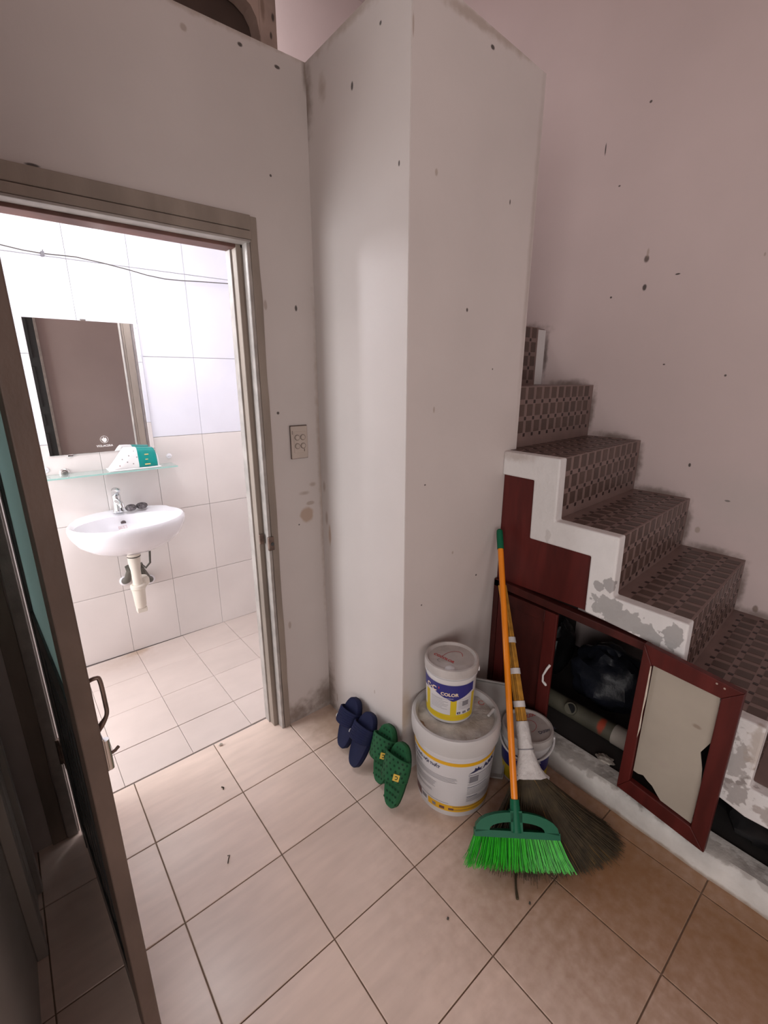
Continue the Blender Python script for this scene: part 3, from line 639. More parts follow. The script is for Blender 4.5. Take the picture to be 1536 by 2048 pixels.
stk = B(); O = Vector((.345, 2.497, .755)); ux = Vector((1, 0, 0)); uy = Vector((0, .6, .8))
def stq(x0, x1, y0, y1): stk.quad(O+ux*x0+uy*y0, O+ux*x1+uy*y0, O+ux*x1+uy*y1, O+ux*x0+uy*y1)
for r in ((-.013, .023, -.007, -.006), (-.013, .023, .006, .007), (-.013, -.012, -.007, .007), (.022, .023, -.007, .007), (.009, .010, -.007, .007), (-.010, .004, .001, .002), (-.010, -.002, -.003, -.002)): stq(*r)
ob('sticker_print', stk, 'print_red', ws, world=True)

tp = thing('basin_tap', 'chrome mixer tap on the back of the washbasin', 'tap', (.352, 2.560, .822))
ob('body', B().lathe([(.025, 0), (.025, .004), (.020, .010), (.018, .05), (.019, .085), (.0, .088)], 24), 'chrome', tp, smooth=True)
ob('spout', B().tube([(0, -.005, .058), (.004, -.05, .056), (.006, -.085, .050), (.006, -.088, .040)], [.015, .013, .012, .011], 14), 'chrome', tp, smooth=True)
ob('lever', B().tube([(0, .010, .092), (.0, -.012, .108), (.004, -.045, .118), (.006, -.062, .116)], [.019, .020, .012, .006], 14), 'chrome', tp, smooth=True)
M('steel_wool', (.16, .14, .145), .45, .5, 90, metallic=.5, bump=1.0, bscale=120)
def wool(loc, r, label, seed):
    t = thing('scouring_pad', label, 'scouring pad', loc, group=None)
    b = B(); rnd = random.Random(seed)
    for q in range(46):
        pts = []; d = Vector((rnd.gauss(0, 1), rnd.gauss(0, 1), rnd.gauss(0, .7))).normalized()
        for k in range(12):
            d = (d + Vector((rnd.gauss(0, 1), rnd.gauss(0, 1), rnd.gauss(0, 1)))*.35).normalized()
            pts.append((d.x*r[0]*rnd.uniform(.85, 1.02), d.y*r[1]*rnd.uniform(.85, 1.02), r[2]+d.z*r[2]*.97))
        b.tube(pts, .0012, 4)
    ob('coils', b, 'steel_wool', t, smooth=True, fix=False)
    core = B().lathe([(.001, .0), (r[0]*.7, r[2]*.25), (r[0]*.88, r[2]), (r[0]*.7, r[2]*1.75), (.001, r[2]*1.95)], 16); ob('core', core, 'steel_wool', t, smooth=True)
wool((.405, 2.535, .8215), (.026, .020, .017), 'frizzy grey steel scouring pad next to the tap', 4)
wool((.458, 2.550, .8215), (.028, .020, .016), 'second grey steel scouring pad, further from the tap', 9)

tr_ = thing('drain_trap', 'cream plastic drain trap under the washbasin', 'drain pipe', (.356, 2.41, .33))
ob('waste_collar', B().lathe([(.030, .0), (.032, .012), (.032, .03), (.028, .038)], 24, (.362, 2.40, .632)), 'pvc', tr_, world=True, smooth=True)
ob('seal_ring', B().lathe([(.030, 0), (.031, .003), (.030, .006)], 24, (.362, 2.40, .627)), 'rubber_dark', tr_, world=True, smooth=True)
ob('tail_pipe', B().lathe([(.022, .47), (.022, .555), (.025, .575), (.028, .60), (.028, .63)], 24, (.361, 2.405, 0)), 'pvc', tr_, world=True, smooth=True)
ob('side_cup', B().lathe([(.030, .455), (.036, .462), (.036, .485), (.028, .50), (.024, .50)], 24, (.385, 2.44, 0)), 'pvc', tr_, world=True, smooth=True)
ob('nut', B().lathe([(.032, .455), (.036, .46), (.036, .475), (.030, .48), (.022, .48)], 16, (.361, 2.405, 0)), 'pvc', tr_, world=True, smooth=True)
ob('trap_body', B().lathe([(.022, .352), (.026, .36), (.030, .44), (.033, .455)], 24, (.360, 2.408, 0)), 'pvc', tr_, world=True, smooth=True)
ob('end_cap', B().box(.338, .385, 2.392, 2.43, .325, .352), 'pvc', tr_, world=True, bevel=.004)
ob('wall_arm', B().tube([(.385, 2.45, .475), (.39, 2.55, .46), (.39, YW, .45)], .020, 16), 'pvc', tr_, world=True, smooth=True)
M('valve_grey', (.11, .105, .09), .45, .2, 20, metallic=.3)
for x, z, x2, zz, s_ in ((.335, .425, .352, .53, 'left of'), (.455, .40, .405, .53, 'right of')):
    v = thing('water_valve', 'dark grey water inlet pipe on the wall %s the drain trap' % s_, 'valve', (x, YW, z))
    ob('stub', B().tube([(x, YW, z), (x+(x2-x)*.3, YW-.05, z+.02), (x2, YW-.09, zz-.02)], [.019, .017, .014], 14), 'valve_grey', v, world=True, smooth=True)
    ob('rosette', B().lathe([(.026, 0), (.026, .003), (.018, .008), (0, .008)], 20), 'ceramic', v, rot=(R(90), 0, 0), smooth=True)
    ob('nut', B().tube([(x2, YW-.09, zz-.022), (x2-.004, YW-.095, zz+.006)], .017, 6), 'valve_grey', v, world=True)
hs = thing('supply_hose', 'dark flexible water hose hanging under the washbasin', 'hose', (.43, 2.52, .55))
ob('hose', B().tube([(.405, YW-.095, .535), (.425, YW-.115, .515), (.447, YW-.12, .54), (.455, YW-.11, .60), (.450, YW-.10, .66)], .0055, 8), 'rubber_dark', hs, world=True, smooth=True)
ob('coupling', B().tube([(.405, YW-.095, .533), (.410, YW-.101, .524)], .009, 8), 'valve_grey', hs, world=True)

# lamp and cable
M('bulb_glow', (.95, .97, 1.0), .4, 0, emit=BULB_STRENGTH)
lp = thing('hanging_bulb', 'bare glowing white bulb hanging inside the bathroom', 'lamp', (.349, 1.95, 1.86))
ob('bulb', B().lathe([(.001, 0), (.014, .003), (.024, .014), (.0275, .030), (.0265, .048), (.020, .062), (.014, .070)], 20), 'bulb_glow', lp, smooth=True)
ob('socket', B().lathe([(.0145, .070), (.0145, .098), (.010, .104), (0, .104)], 20), 'ceramic', lp, smooth=True)
ob('wire', B().tube([(0, 0, .104), (0, 0, ZT-.03-1.86)], .0018, 6), 'rubber_dark', lp)
cd = thing('cable', 'thin grey cable strung across the upper bathroom tiles', 'cable', (.6, YW, 1.96))
pts = [(-.2, 2.600, 2.0), (.05, 2.600, 1.995), (.099, 2.60, 1.986), (.17, 2.60, 1.977), (.238, 2.60, 1.974), (.356, 2.60, 1.978), (.459, 2.60, 1.968), (.565, 2.60, 1.953), (.640, 2.60, 1.940), (.72, 2.60, 1.933), (.80, 2.60, 1.935), (.889, 2.60, 1.941), (1.096, 2.60, 1.951), (1.37, 2.60, 1.965)]
ob('wire', B().tube(pts, .0022, 6), 'rubber_dark', cd, world=True, smooth=True)
for x, z in ((.238, 1.974), (1.30, 1.961)): ob('clip', B().box(x-.006, x+.006, 2.594, YW, z-.008, z+.008).tube([(x-.004, 2.597, z-.014), (x+.002, 2.592, z+.014)], .002, 6), 'print_grey', cd, world=True)

# ---------------------------------------------------------------- light switch
M('switch_ivory', (.50, .42, .37), .5, .08, 10)
M('switch_dark', (.10, .07, .06), .7, .2)
sw = thing('light_switch', 'old ivory switch plate with four buttons on the painted wall', 'switch', (.846, Y1, 1.233))
ob('surround', B().box(-.036, .036, -.006, .0, -.063, .063), 'switch_dark', sw, bevel=.002)
ob('plate', B().box(-.0345, .035, -.010, -.003, -.0615, .060), 'switch_ivory', sw, bevel=.003)
ob('insert', B().box(-.024, .026, -.012, -.009, -.040, .040), 'switch_ivory', sw, bevel=.0015)
for x in (-.011, .013):
    for z in (-.014, .018):
        ob('button', B().lathe([(.0095, 0), (.0095, .003), (.007, .006), (0, .0065)], 18), 'switch_ivory', sw, loc=(x, -.011, z), rot=(R(90), 0, 0), smooth=True)
        ob('button_rim', B().lathe([(.0108, 0), (.0108, .0012), (.0096, .0014)], 18), 'switch_dark', sw, loc=(x, -.0118, z), rot=(R(90), 0, 0))
ob('slot', B().box(.0165, .019, -.0126, -.0118, -.036, -.026), 'switch_dark', sw); ob('chip', B().box(-.030, -.0285, -.0106, -.0098, .030, .044), 'switch_dark', sw)

# ---------------------------------------------------------------- slippers
M('slide_navy', (.010, .013, .048), .65, .12, 30, spec=.2)
M('slide_navy_dark', (.006, .008, .026), .65, .12, 30, spec=.2)
M('slide_green', (.015, .098, .038), .6, .12, 30, spec=.25)
M('slide_green_dark', (.006, .038, .016), .6, .15, 30, spec=.2)
M('tag_yellow', (.62, .40, .05), .5, .08)
def outline(L, w, n=36):
    pts = []
    for i in range(n):
        a = 2*math.pi*i/n; x = math.cos(a); y = math.sin(a)
        xx = (1+x)/2
        ww = w*(.80+.20*min(1, max(0, (xx-.2)/.5)) - .05*math.exp(-((xx-.42)/.13)**2))
        pts.append((xx*L, math.copysign(abs(y)**.72, y)*ww))
    return pts
def slipper(label, heel, toe, side, green):
    h, t = Vector(heel), Vector(toe); ax = (t-h).normalized()
    yv = Vector((0, 1, 0)); yv = (yv - ax*yv.dot(ax)).normalized(); zv = ax.cross(yv)
    if zv.z < 0: yv = -yv; zv = -zv
    Mx = Matrix((ax, yv, zv)).transposed().to_4x4(); Mx.translation = h
    L, w = (t-h).length, .0515
    s = thing('slide_slipper', label, 'slipper', matrix=Mx, group='slippers leaning against the wall')
    mt, md = ('slide_green', 'slide_green_dark') if green else ('slide_navy', 'slide_navy_dark')
    o = outline(L, w); n = len(o); b = B()
    for k, z in ((.94, 0), (1.0, .006), (1.0, .018), (.96, .023), (.88, .021), (.5, .018), (.02, .0175)):
        for x, y in o: b.v.append((L/2+(x-L/2)*k, y*k, z))
    for r in range(6):
        for i in range(n): i2 = (i+1) % n; b.f.append((r*n+i, r*n+i2, (r+1)*n+i2, (r+1)*n+i))
    b.f.append(tuple(range(n))); b.f.append(tuple(6*n+i for i in range(n)))
    sole = ob('sole', b, mt, s, smooth=True)
    ob('outsole', B().prism([(x, y) for x, y in outline(L, w*1.0)], lambda u, v, d: (u, v, d), -.001, .005), md, s)
    x0, x1 = (.50, .80) if green else (.52, .76)
    def strap(u, v, off=0):
        a = math.pi*(1-u); taper = (.042 + .010*v)
        xx = L*(x0+(x1-x0)*v) + (.010*math.sin(a) if green else .004*math.sin(a))*(1-2*v)*-1
        hgt = (.050 - .008*v) + off
        rib = .0012*math.sin(v*math.pi*14) if not green else 0
        return (xx, math.cos(a)*(w+.002+off), .012+abs(math.sin(a))**.75*(hgt+rib))
    ob('strap', B().grid(strap, 22, 28 if not green else 10), mt, s, smooth=True, solid=.005)
    if green:
        hb = B()
        for i in range(7):
            for j in range(5):
                u = .10+.8*(i+(j % 2)*.5)/7; v = .12+.76*j/4
                c = Vector(strap(u, v, .0032)); du = (Vector(strap(u+.02, v, .0032))-c).normalized(); dv = (Vector(strap(u, v+.03, .0032))-c).normalized()
                nn = 7; base = len(hb.v)
                hb.v += [tuple(c+(du*math.cos(2*math.pi*q/nn)+dv*math.sin(2*math.pi*q/nn))*.0042) for q in range(nn)]; hb.f.append(tuple(range(base, base+nn)))
        ob('strap_holes', hb, md, s, fix=False, kind='stuff')
        hb = B()
        for i in range(9):
            for j in range(5):
                x, y = .025+i*L*.9/9, (j-2)*.0145+(i % 2)*.007
                if abs(y) > .036: continue
                base = len(hb.v); hb.v += [(x+.0042*math.cos(2*math.pi*q/7), y+.0042*math.sin(2*math.pi*q/7), .0212+.0) for q in range(7)]; hb.f.append(tuple(range(base, base+7)))
        ob('sole_holes', hb, md, s, fix=False, kind='stuff')
        u, v = (.28, .30); c = Vector(strap(u, v, .0045)); du = (Vector(strap(u+.03, v, .0045))-c).normalized(); dv = (Vector(strap(u, v+.05, .0045))-c).normalized(); dn = du.cross(dv)
        if dn.z < 0: dn = -dn
        tg = B(); q = [c+du*a_*.011+dv*b_*.011 for a_, b_ in ((-1, -1), (1, -1), (1, 1), (-1, 1))]
        tg.hexa([*(p for p in q), *(p+dn*.002 for p in q)]); tag = ob('tag', tg, 'tag_yellow', s)
        mk = B(); n5 = 14
        for i in range(n5-3):
            a, b2 = 2*math.pi*i/n5+.5, 2*math.pi*(i+1)/n5+.5
            mk.quad(*[c+dn*.0023+du*r*math.cos(t_)+dv*r*math.sin(t_) for r, t_ in ((.0035, a), (.0062, a), (.0062, b2), (.0035, b2))])
        ob('tag_mark', mk, md, tag, fix=False)
    else:
        u = .80; me2 = B()
        for k in range(5):
            c = Vector(strap(u+.012*k, .12+.03*k, .0042)); me2.box(c.x-.002, c.x+.002, c.y-.0012, c.y+.0012, c.z-.001, c.z+.001)
        ob('side_print', me2, 'print_white', s)
    return s
slipper('navy blue slide slipper leaning on the wall, nearest the doorway', (.836, 1.297, .012), (.924, 1.312, .197), 0, False)
slipper('navy blue slide slipper next to the green pair', (.816, 1.190, .012), (.918, 1.202, .198), 1, False)
slipper('green perforated slide slipper leaning on the wall next to the navy pair', (.850, 1.066, .012), (.924, 1.098, .212), 0, True)
slipper('green perforated slide slipper touching the large paint bucket', (.818, .965, .012), (.900, .992, .218), 1, True)

# ---------------------------------------------------------------- paint buckets
M('pail_white', (.60, .575, .58), .38, .04, 5)
M('pail_grey', (.50, .475, .47), .45, .06, 5)
M('lid_dirty', (.42, .36, .31), .8, .1, 9, bump=.9, bscale=26, col2=(.60, .58, .55), grain=(20, (1, 1, 1), .3))
M('lid_rust', (.22, .125, .08), .8, .3, 12, bump=.6)
M('lid_grey', (.44, .40, .385), .6, .14, 14, bump=.15)
M('label_blue', (.022, .022, .17), .4, .06)
M('label_yellow', (.60, .44, .015), .4, .06)
M('label_amber', (.68, .36, .012), .4, .06)
M('label_white', (.58, .555, .57), .4, .03)
M('label_brown', (.13, .06, .06), .5, .1)
M('label_cream', (.72, .58, .42), .5, .05)
class Pail:
    def __init__(s, root, r0, r1, h, face):
        s.root, s.r0, s.r1, s.h, s.face = root, r0, r1, h, face
    def rad(s, z): return s.r0+(s.r1-s.r0)*z/s.h
    def pt(s, deg, z, off=.0006):
        a = R(s.face+deg); r = s.rad(z)+off; return (r*math.cos(a), r*math.sin(a), z)
    def patch(s, name, mat, poly_top, poly_bot, off=.0006, parent=None):   # lists of (deg,z) along top and bottom
        b = B(); n = len(poly_top)
        for i in range(n-1):
            b.quad(s.pt(*poly_bot[i], off), s.pt(*poly_bot[i+1], off), s.pt(*poly_top[i+1], off), s.pt(*poly_top[i], off))
        return ob(name, b, mat, parent or s.root, smooth=True)
    def rect(s, name, mat, d0, d1, z0, z1, off=.0006, slope=0):
        n = max(2, int(abs(d1-d0)/5)+1)
        ds = [d0+(d1-d0)*i/n for i in range(n+1)]
        return s.patch(name, mat, [(d, z1+slope*(d-d0)) for d in ds], [(d, z0+slope*(d-d0)) for d in ds], off)
    def lines(s, name, mat, d0, d1, zs, th=.0012, off=.0010, jag=0, slope=0):
        b = B(); rnd = random.Random(len(zs))
        for z in zs:
            e = d1-rnd.uniform(0, jag)*(d1-d0); n = max(2, int((e-d0)/5)+1)
            for i in range(n):
                a, c = d0+(e-d0)*i/n, d0+(e-d0)*(i+1)/n
                b.quad(s.pt(a, z-th/2+slope*(a-d0), off), s.pt(c, z-th/2+slope*(c-d0), off), s.pt(c, z+th/2+slope*(c-d0), off), s.pt(a, z+th/2+slope*(a-d0), off))
        return ob(name, b, mat, s.root, fix=False)
    def text(s, txt, size, deg, z, mat, off=.0011, bold=.0, spacing=1.0, slope=0, width=None):
        me = text_mesh(txt, size, bold, 'LEFT', spacing)
        if width:
            mxx = max(v.co.x for v in me.vertices); k = width/mxx
            for v in me.vertices: v.co.x *= k
        rr = s.rad(z)
        map_mesh(me, lambda x, y: s.pt(deg+math.degrees(x/rr), z+y+slope*math.degrees(x/rr), off), 1)
        return ob('lettering', me, mat, s.root)
def disc_text(root, txt, size, x, y, z, rotz, mat, bold=0):
    me = text_mesh(txt, size, bold); c, s_ = math.cos(rotz), math.sin(rotz)
    map_mesh(me, lambda u, v: (x+u*c-v*s_, y+u*s_+v*c, z)); return ob('lid_print', me, mat, root)
def arc_strip(root, cx, cy, z, r, a0, a1, th, mat, ky=1, rot=0):
    b = B(); n = 24
    for i in range(n):
        q = []
        for rr, aa in ((r-th/2, i), (r+th/2, i), (r+th/2, i+1), (r-th/2, i+1)):
            a = a0+(a1-a0)*aa/n; u, v = rr*math.cos(a), rr*ky*math.sin(a); q.append((cx+u*math.cos(rot)-v*math.sin(rot), cy+u*math.sin(rot)+v*math.cos(rot), z))
        b.quad(*q)
    return ob('lid_print', b, mat, root, fix=False)

# large bucket
FB = math.degrees(math.atan2(-.90, -1.053))
big = thing('paint_bucket', 'large white paint bucket with amber stripes and a broken dirty lid', 'bucket', (1.053, .898, 0))
P = Pail(big, .128, .148, .30, FB)
ob('pail', B().lathe([(.120, .004), (.126, 0), (.128, .004), (P.rad(.295), .295), (.140, .295), (.12, .02), (0, .02)], 64), 'pail_white', big, smooth=True)
ob('lid_rim', B().lathe([(.1495, .272), (.1545, .274), (.157, .300), (.156, .330), (.152, .338), (.143, .338), (.136, .330), (.134, .318), (.14, .28)], 64), 'pail_grey', big, smooth=True)
lb = B(); n = 64; rr_ = [0, .03, .06, .09, .115, .130, .138]
for r in rr_:
    for i in range(n):
        a = 2*math.pi*i/n; w = .0035*mnoise.noise(Vector((math.cos(a)*r*40, math.sin(a)*r*40, 0)))*(1 if r > .02 else 0)
        jag = (.006*mnoise.noise(Vector((a*6, 0, 0))) if r > .135 else 0)
        lb.v.append(((r+jag*.3)*math.cos(a), (r+jag*.3)*math.sin(a), .318+(w if r > .095 else w*.12)+(max(0, jag) if r > .135 else 0)))
for r in range(len(rr_)-1):
    for i in range(n): i2 = (i+1) % n; lb.f.append((r*n+i, r*n+i2, (r+1)*n+i2, (r+1)*n+i))
ob('lid', lb, 'lid_dirty', big, smooth=True)
crk = B(); n = 40                                       # torn dried-paint crust along the near rim
for i in range(n):
    a0, a1 = R(FB-62+i*2.6), R(FB-62+(i+1)*2.6)
    w0 = .010+.016*abs(mnoise.noise(Vector((a0*9, 2, 0)))); w1_ = .010+.016*abs(mnoise.noise(Vector((a1*9, 2, 0))))
    crk.quad(*[(r*math.cos(a), r*math.sin(a), z) for r, a, z in ((.1385-w0, a0, .3195), (.1400, a0, .334), (.1400, a1, .334), (.1385-w1_, a1, .3195))])
ob('lid_crust', crk, 'lid_rust', big, smooth=True)
ob('lid_flap', B().hexa([(.075, -.088, .325), (.110, -.082, .322), (.108, -.075, .322), (.073, -.080, .325), (.075, -.088, .332), (.112, -.084, .340), (.110, -.076, .340), (.073, -.080, .332)]), 'pail_grey', big, bevel=.002)
P.rect('label_sheet', 'label_white', -88, 88, .022, .255, .0004)
P.rect('upper_stripe', 'label_amber', -80, 80, .231, .245, .0008)
P.rect('edge_patch', 'label_amber', -90, -74, .205, .262, .0008)
P.rect('lower_stripe', 'label_amber', -38, 80, .024, .052, .0008)
P.lines('stripe_lines', 'print_dark', 2, 70, (.0475, .034), .0018)
P.rect('code_block', 'print_grey', -52, -41, .032, .048, .0008)
P.rect('corner_patch', 'label_brown', -74, -54, .022, .055, .0008)
P.text('SƠN PHỦ NỘI THẤT', .0145, -72, .208, 'print_dark', bold=.0006, width=.135)
P.lines('fine_print', 'print_grey', -74, -48, (.197, .191), .0028)
P.lines('fine_print', 'print_grey', -66, 8, (.176, .170, .164, .158), .0014, jag=.15)
P.lines('fine_print', 'print_grey', -72, -14, (.140, .134, .128, .122, .116), .0014, jag=.25)
P.lines('fine_print', 'print_grey', -74, -4, (.098, .092), .0014, jag=.4)
P.lines('fine_print', 'print_grey', -66, -4, (.060,), .0016)
lg = [(22, .196), (30, .208), (31, .219), (34, .213), (36, .222), (38, .212), (43, .213), (40, .207), (44, .201), (36, .203), (30, .199)]
b = B(); b.v = [P.pt(d, z, .0012) for d, z in lg]; b.f = [tuple(range(len(lg)))]; ob('emblem', b, 'print_dark', big, fix=False)
P.text('ARK', .023, 45, .203, 'print_dark', bold=.0014, width=.062, slope=.0003)
P.lines('fine_print', 'print_dark', 22, 68, (.189,), .0020)
P.rect('table_print', 'print_grey', 24, 38, .155, .182, .0009)
P.lines('fine_print', 'print_grey', 22, 70, (.182, .176, .170, .164, .158, .150, .145), .0013, jag=.1)
P.lines('fine_print', 'print_dark', 22, 56, (.135,), .0022)
P.lines('fine_print', 'print_grey', 22, 70, (.128, .122, .116, .110, .104), .0013, jag=.2)
P.lines('fine_print', 'print_dark', 22, 40, (.092,), .0024)
P.lines('fine_print', 'print_grey', 22, 66, (.086, .081, .076, .071), .0013, jag=.2)
P.rect('hazard_marks', 'print_grey', -30, -24, .030, .044, .0010); P.rect('hazard_marks', 'label_brown', -18, -10, .030, .042, .0010); P.rect('hazard_marks', 'label_brown', -4, 4, .031, .040, .0010)
arc_strip(big, .115, -.020, .3225, .010, 0, 5.4, .003, 'print_red', 1.0)

def small_pail(name_label, loc, face, label_kind):
    t = thing('paint_bucket', name_label, 'bucket', loc)
    p = Pail(t, .083, .090, .20, face)
    ob('pail', B().lathe([(.076, .004), (.081, 0), (.083, .004), (p.rad(.195), .195), (.084, .195), (.078, .012), (0, .012)], 56), 'pail_white', t, smooth=True)
    ob('lid', B().lathe([(.0905, .182), (.0945, .184), (.0945, .205), (.0925, .2135), (.086, .2145), (.0805, .2085), (.079, .2065), (0, .2065)], 56), 'lid_grey', t, smooth=True)
    ob('collar', B().lathe([(.0895, .168), (.0925, .170), (.0925, .176), (.0895, .178)], 56), 'pail_white', t, smooth=True)
    return t, p
FS = math.degrees(math.atan2(-.937, -1.062))
sm_, p = small_pail('small paint bucket with blue band and yellow base on top of the large bucket', (1.062, .937, .3205), FS, 0)
ds = [-85+i*4.0 for i in range(41)]
top = [(d, .158) for d in ds]; bot = [(d, .098+.030*abs(math.sin(R(d*1.6)))**1.3 if d < 75 else .112) for d in ds]
tip = lambda d: .092 + min(.030, abs(d-8)*.00062) if d > -45 else .122 - (d+45)*-.0003
p.rect('label_sheet', 'label_white', -88, 68, .012, .150, .0004)
p.patch('blue_band', 'label_blue', [(d, .156) for d in ds if d <= 60], [(d, tip(d)) for d in ds if d <= 60], .0009)
p.rect('yellow_base', 'label_yellow', -86, 68, .012, .036, .0007)
p.rect('yellow_column', 'label_yellow', -66, -52, .034, .110, .0007)
p.rect('yellow_column', 'label_yellow', 2, 16, .034, .098, .0007)
p.rect('yellow_column', 'label_yellow', 56, 68, .034, .112, .0007)
p.lines('yellow_lines', 'label_amber', -50, 60, (.027, .021), .0014)
p.text("C·C", .026, -62, .121, 'label_cream', bold=.0009, width=.046, slope=-.00000)
p.text("'", .024, -27, .124, 'print_red', bold=.001)
p.text("COLOR", .017, -21, .113, 'label_cream', bold=.0007, width=.062)
p.lines('band_print', 'label_white', -46, 8, (.103,), .0016)
p.lines('fine_print', 'print_grey', -46, -2, (.098, .094, .088, .082, .076, .070, .064, .058), .0009, jag=.35)
p.lines('fine_print', 'print_grey', 20, 52, (.098, .090, .084, .078, .072, .066, .060), .0009, jag=.1)
p.rect('table_print', 'print_grey', 30, 46, .070, .090, .0006)
for d in (18, 32, 46):
    p.rect('pictogram', 'print_dark', d, d+8, .0395, .0475, .0010); p.rect('pictogram_center', 'label_white', d+2.4, d+5.6, .0420, .0452, .0013)
ob('bail_lug', B().box(.088, .098, -.006, .006, .170, .186), 'pail_white', sm_, bevel=.002, rot=(0, 0, R(FS+88)))
ea = R(FS+90)                                            # image-right direction in the lid plane
arc_strip(sm_, 0, 0, .2072, .046, -.15*math.pi+R(FS+120), .80*math.pi+R(FS+120), .0022, 'print_red', .62, 0)
disc_text(sm_, 'CGCOLOR', .017, -.040*math.cos(ea)-.028*math.sin(R(FS))*0-.01, -.040*math.sin(ea)+.025, .2072, ea-.55, 'print_red', .0006)
arc_strip(sm_, -.035, .005, .2072, .022, 2.2, 4.2, .0016, 'print_grey', .5, ea)
ob('paint_drip', B().lathe([(.018, 0), (.012, .003), (0, .004)], 14, (-.050, -.040, .2066)), 'label_white', sm_, smooth=True)

# third bucket next to the kerb
FT = math.degrees(math.atan2(-.772, -1.318))
th_, p3 = small_pail('small paint bucket with handwritten lid, standing behind the reed broom near the kerb', (1.318, .772, 0), FT, 1)
p3.rect('label_sheet', 'label_white', -80, 80, .012, .150, .0004)
p3.rect('blue_band', 'label_blue', -80, 80, .070, .140, .0008)
p3.rect('yellow_base', 'label_yellow', -80, 80, .012, .070, .0008)
p3.text("C·C", .022, -40, .118, 'label_cream', bold=.0007, width=.038)
p3.text("COLOR", .015, 4, .116, 'label_white', bold=.0005, width=.058)
p3.rect('brown_window', 'label_brown', -10, 40, .056, .100, .0012)
p3.lines('window_edge', 'label_white', -10, 40, (.100,), .0016, .0015); p3.lines('window_edge', 'label_white', -10, 40, (.056,), .0016, .0015)
e3 = R(FT+90)
arc_strip(th_, 0, 0, .2072, .040, R(FT+40), R(FT+230), .0020, 'print_red', .7, 0)
disc_text(th_, 'CGCOLO', .020, .012, .035, .2072, R(FT+90)+1.0+math.pi*.0-.25, 'print_red', .0006)
disc_text(th_, 'Dương 5t', .019, .002, -.052, .2073, R(FT+90)+.75, 'print_ink', .0004)
bail = []
for i in range(25):
    t = i/24; a = R(FT+100) - R(200)*0 + R(-200)*t
    bail.append((.0985*math.cos(R(FT+95-190*t)), .0985*math.sin(R(FT+95-190*t)), .178-.040*math.sin(math.pi*t)))
ob('bail_handle', B().tube(bail, .0038, 8), 'pail_white', th_, smooth=True)
for d in (95, -95): ob('bail_lug', B().box(.088, .101, -.007, .007, .168, .186), 'pail_white', th_, bevel=.002, rot=(0, 0, R(FT+d)))
ob('vent_marks', B().box(.0905, .0955, -.006, .006, .188, .191), 'print_grey', th_, rot=(0, 0, R(FT-5)))

# ---------------------------------------------------------------- grey tray behind the bucket
M('tray_grey', (.36, .345, .335), .45, .08, 6)
ty = thing('plastic_tray', 'grey plastic tray leaning behind the large bucket', 'tray', (1.20, .82, 0))
c00, c10, c11, c01 = Vector((1.180, .862, .004)), Vector((1.232, .802, .004)), Vector((1.395, .905, .292)), Vector((1.262, 1.015, .315))
def tq(u, v): return (c00*(1-u)+c10*u)*(1-v)+(c01*(1-u)+c11*u)*v
nrm = (c10-c00).cross(c01-c00).normalized()
ou = []
for cxx, cyy, a0 in ((.88, .86, 0), (.12, .88, 90), (.06, .04, 180), (.94, .04, 270)):
    for i in range(5):
        a = R(a0+22.5*i); rr2 = .12 if a0 < 180 else .05; ou.append((cxx+rr2*math.cos(a), cyy+rr2*math.sin(a)))
b = B(); k = len(ou)
for f_, d in ((1, 0), (1, .022), (.97, .022), (.93, .006), (.05, .006)):
    for u, v in ou: b.v.append(tuple(tq(.5+(u-.5)*f_, .5+(v-.5)*f_) + nrm*d*(1 if nrm.z > 0 else -1)))
for r in range(4):
    for i in range(k): i2 = (i+1) % k; b.f.append((r*k+i, r*k+i2, (r+1)*k+i2, (r+1)*k+i))
b.f.append(tuple(range(k))); b.f.append(tuple(4*k+i for i in range(k)))
ob('tray_shell', b, 'tray_grey', ty, world=True, smooth=True)

# ---------------------------------------------------------------- brooms
M('broom_orange', (.78, .225, .004), .28, .06, 8, spec=.6)
M('broom_green', (.003, .105, .050), .45, .08, 8, spec=.25)
M('bristle_green', (.025, .46, .015), .45, .22, 60)
M('bristle_green_deep', (.012, .25, .02), .5, .22, 60)
M('reed_stem', (.40, .19, .025), .38, .3, 40, rand=.28)
M('tape_white', (.66, .63, .63), .4, .05)
M('wrap_white', (.60, .575, .565), .6, .10, 30, bump=.5, bscale=60)
M('reed_fiber', (.045, .031, .014), .8, .4, 30)
M('reed_fiber_gold', (.16, .088, .018), .7, .35, 30)
A, Tt = Vector((.962, .543, .034)), Vector((1.405, 1.028, .905))
ax = (Tt-A).normalized(); wd = Vector((.742, -.670, 0)); wd = (wd-ax*wd.dot(ax)).normalized(); nd = wd.cross(ax)
if nd.dot(Vector((-1, -1, 0))) < 0: nd = -nd
br = thing('push_broom', 'orange handled broom with bright green plastic bristles leaning in the corner', 'broom', tuple(A))
BLn = (Tt-A).length
P_ = lambda s, w=0, n_=0: A + ax*s + wd*w + nd*n_
ob('handle', B().tube([P_(.150), P_(BLn-.075)], .0108, 18), 'broom_orange', br, world=True, smooth=True)
ob('grip', B().tube([P_(BLn-.08), P_(BLn-.075), P_(BLn-.02), P_(BLn-.006), P_(BLn)], [.0125, .0128, .0125, .0115, .006], 18), 'broom_green', br, world=True, smooth=True)
hd = []
for i in range(13):
    a = math.pi*i/12; hd.append((.128*math.cos(a), .098+.056*abs(math.sin(a))**.8))
hd = [(.130, .086)] + hd + [(-.130, .086)]
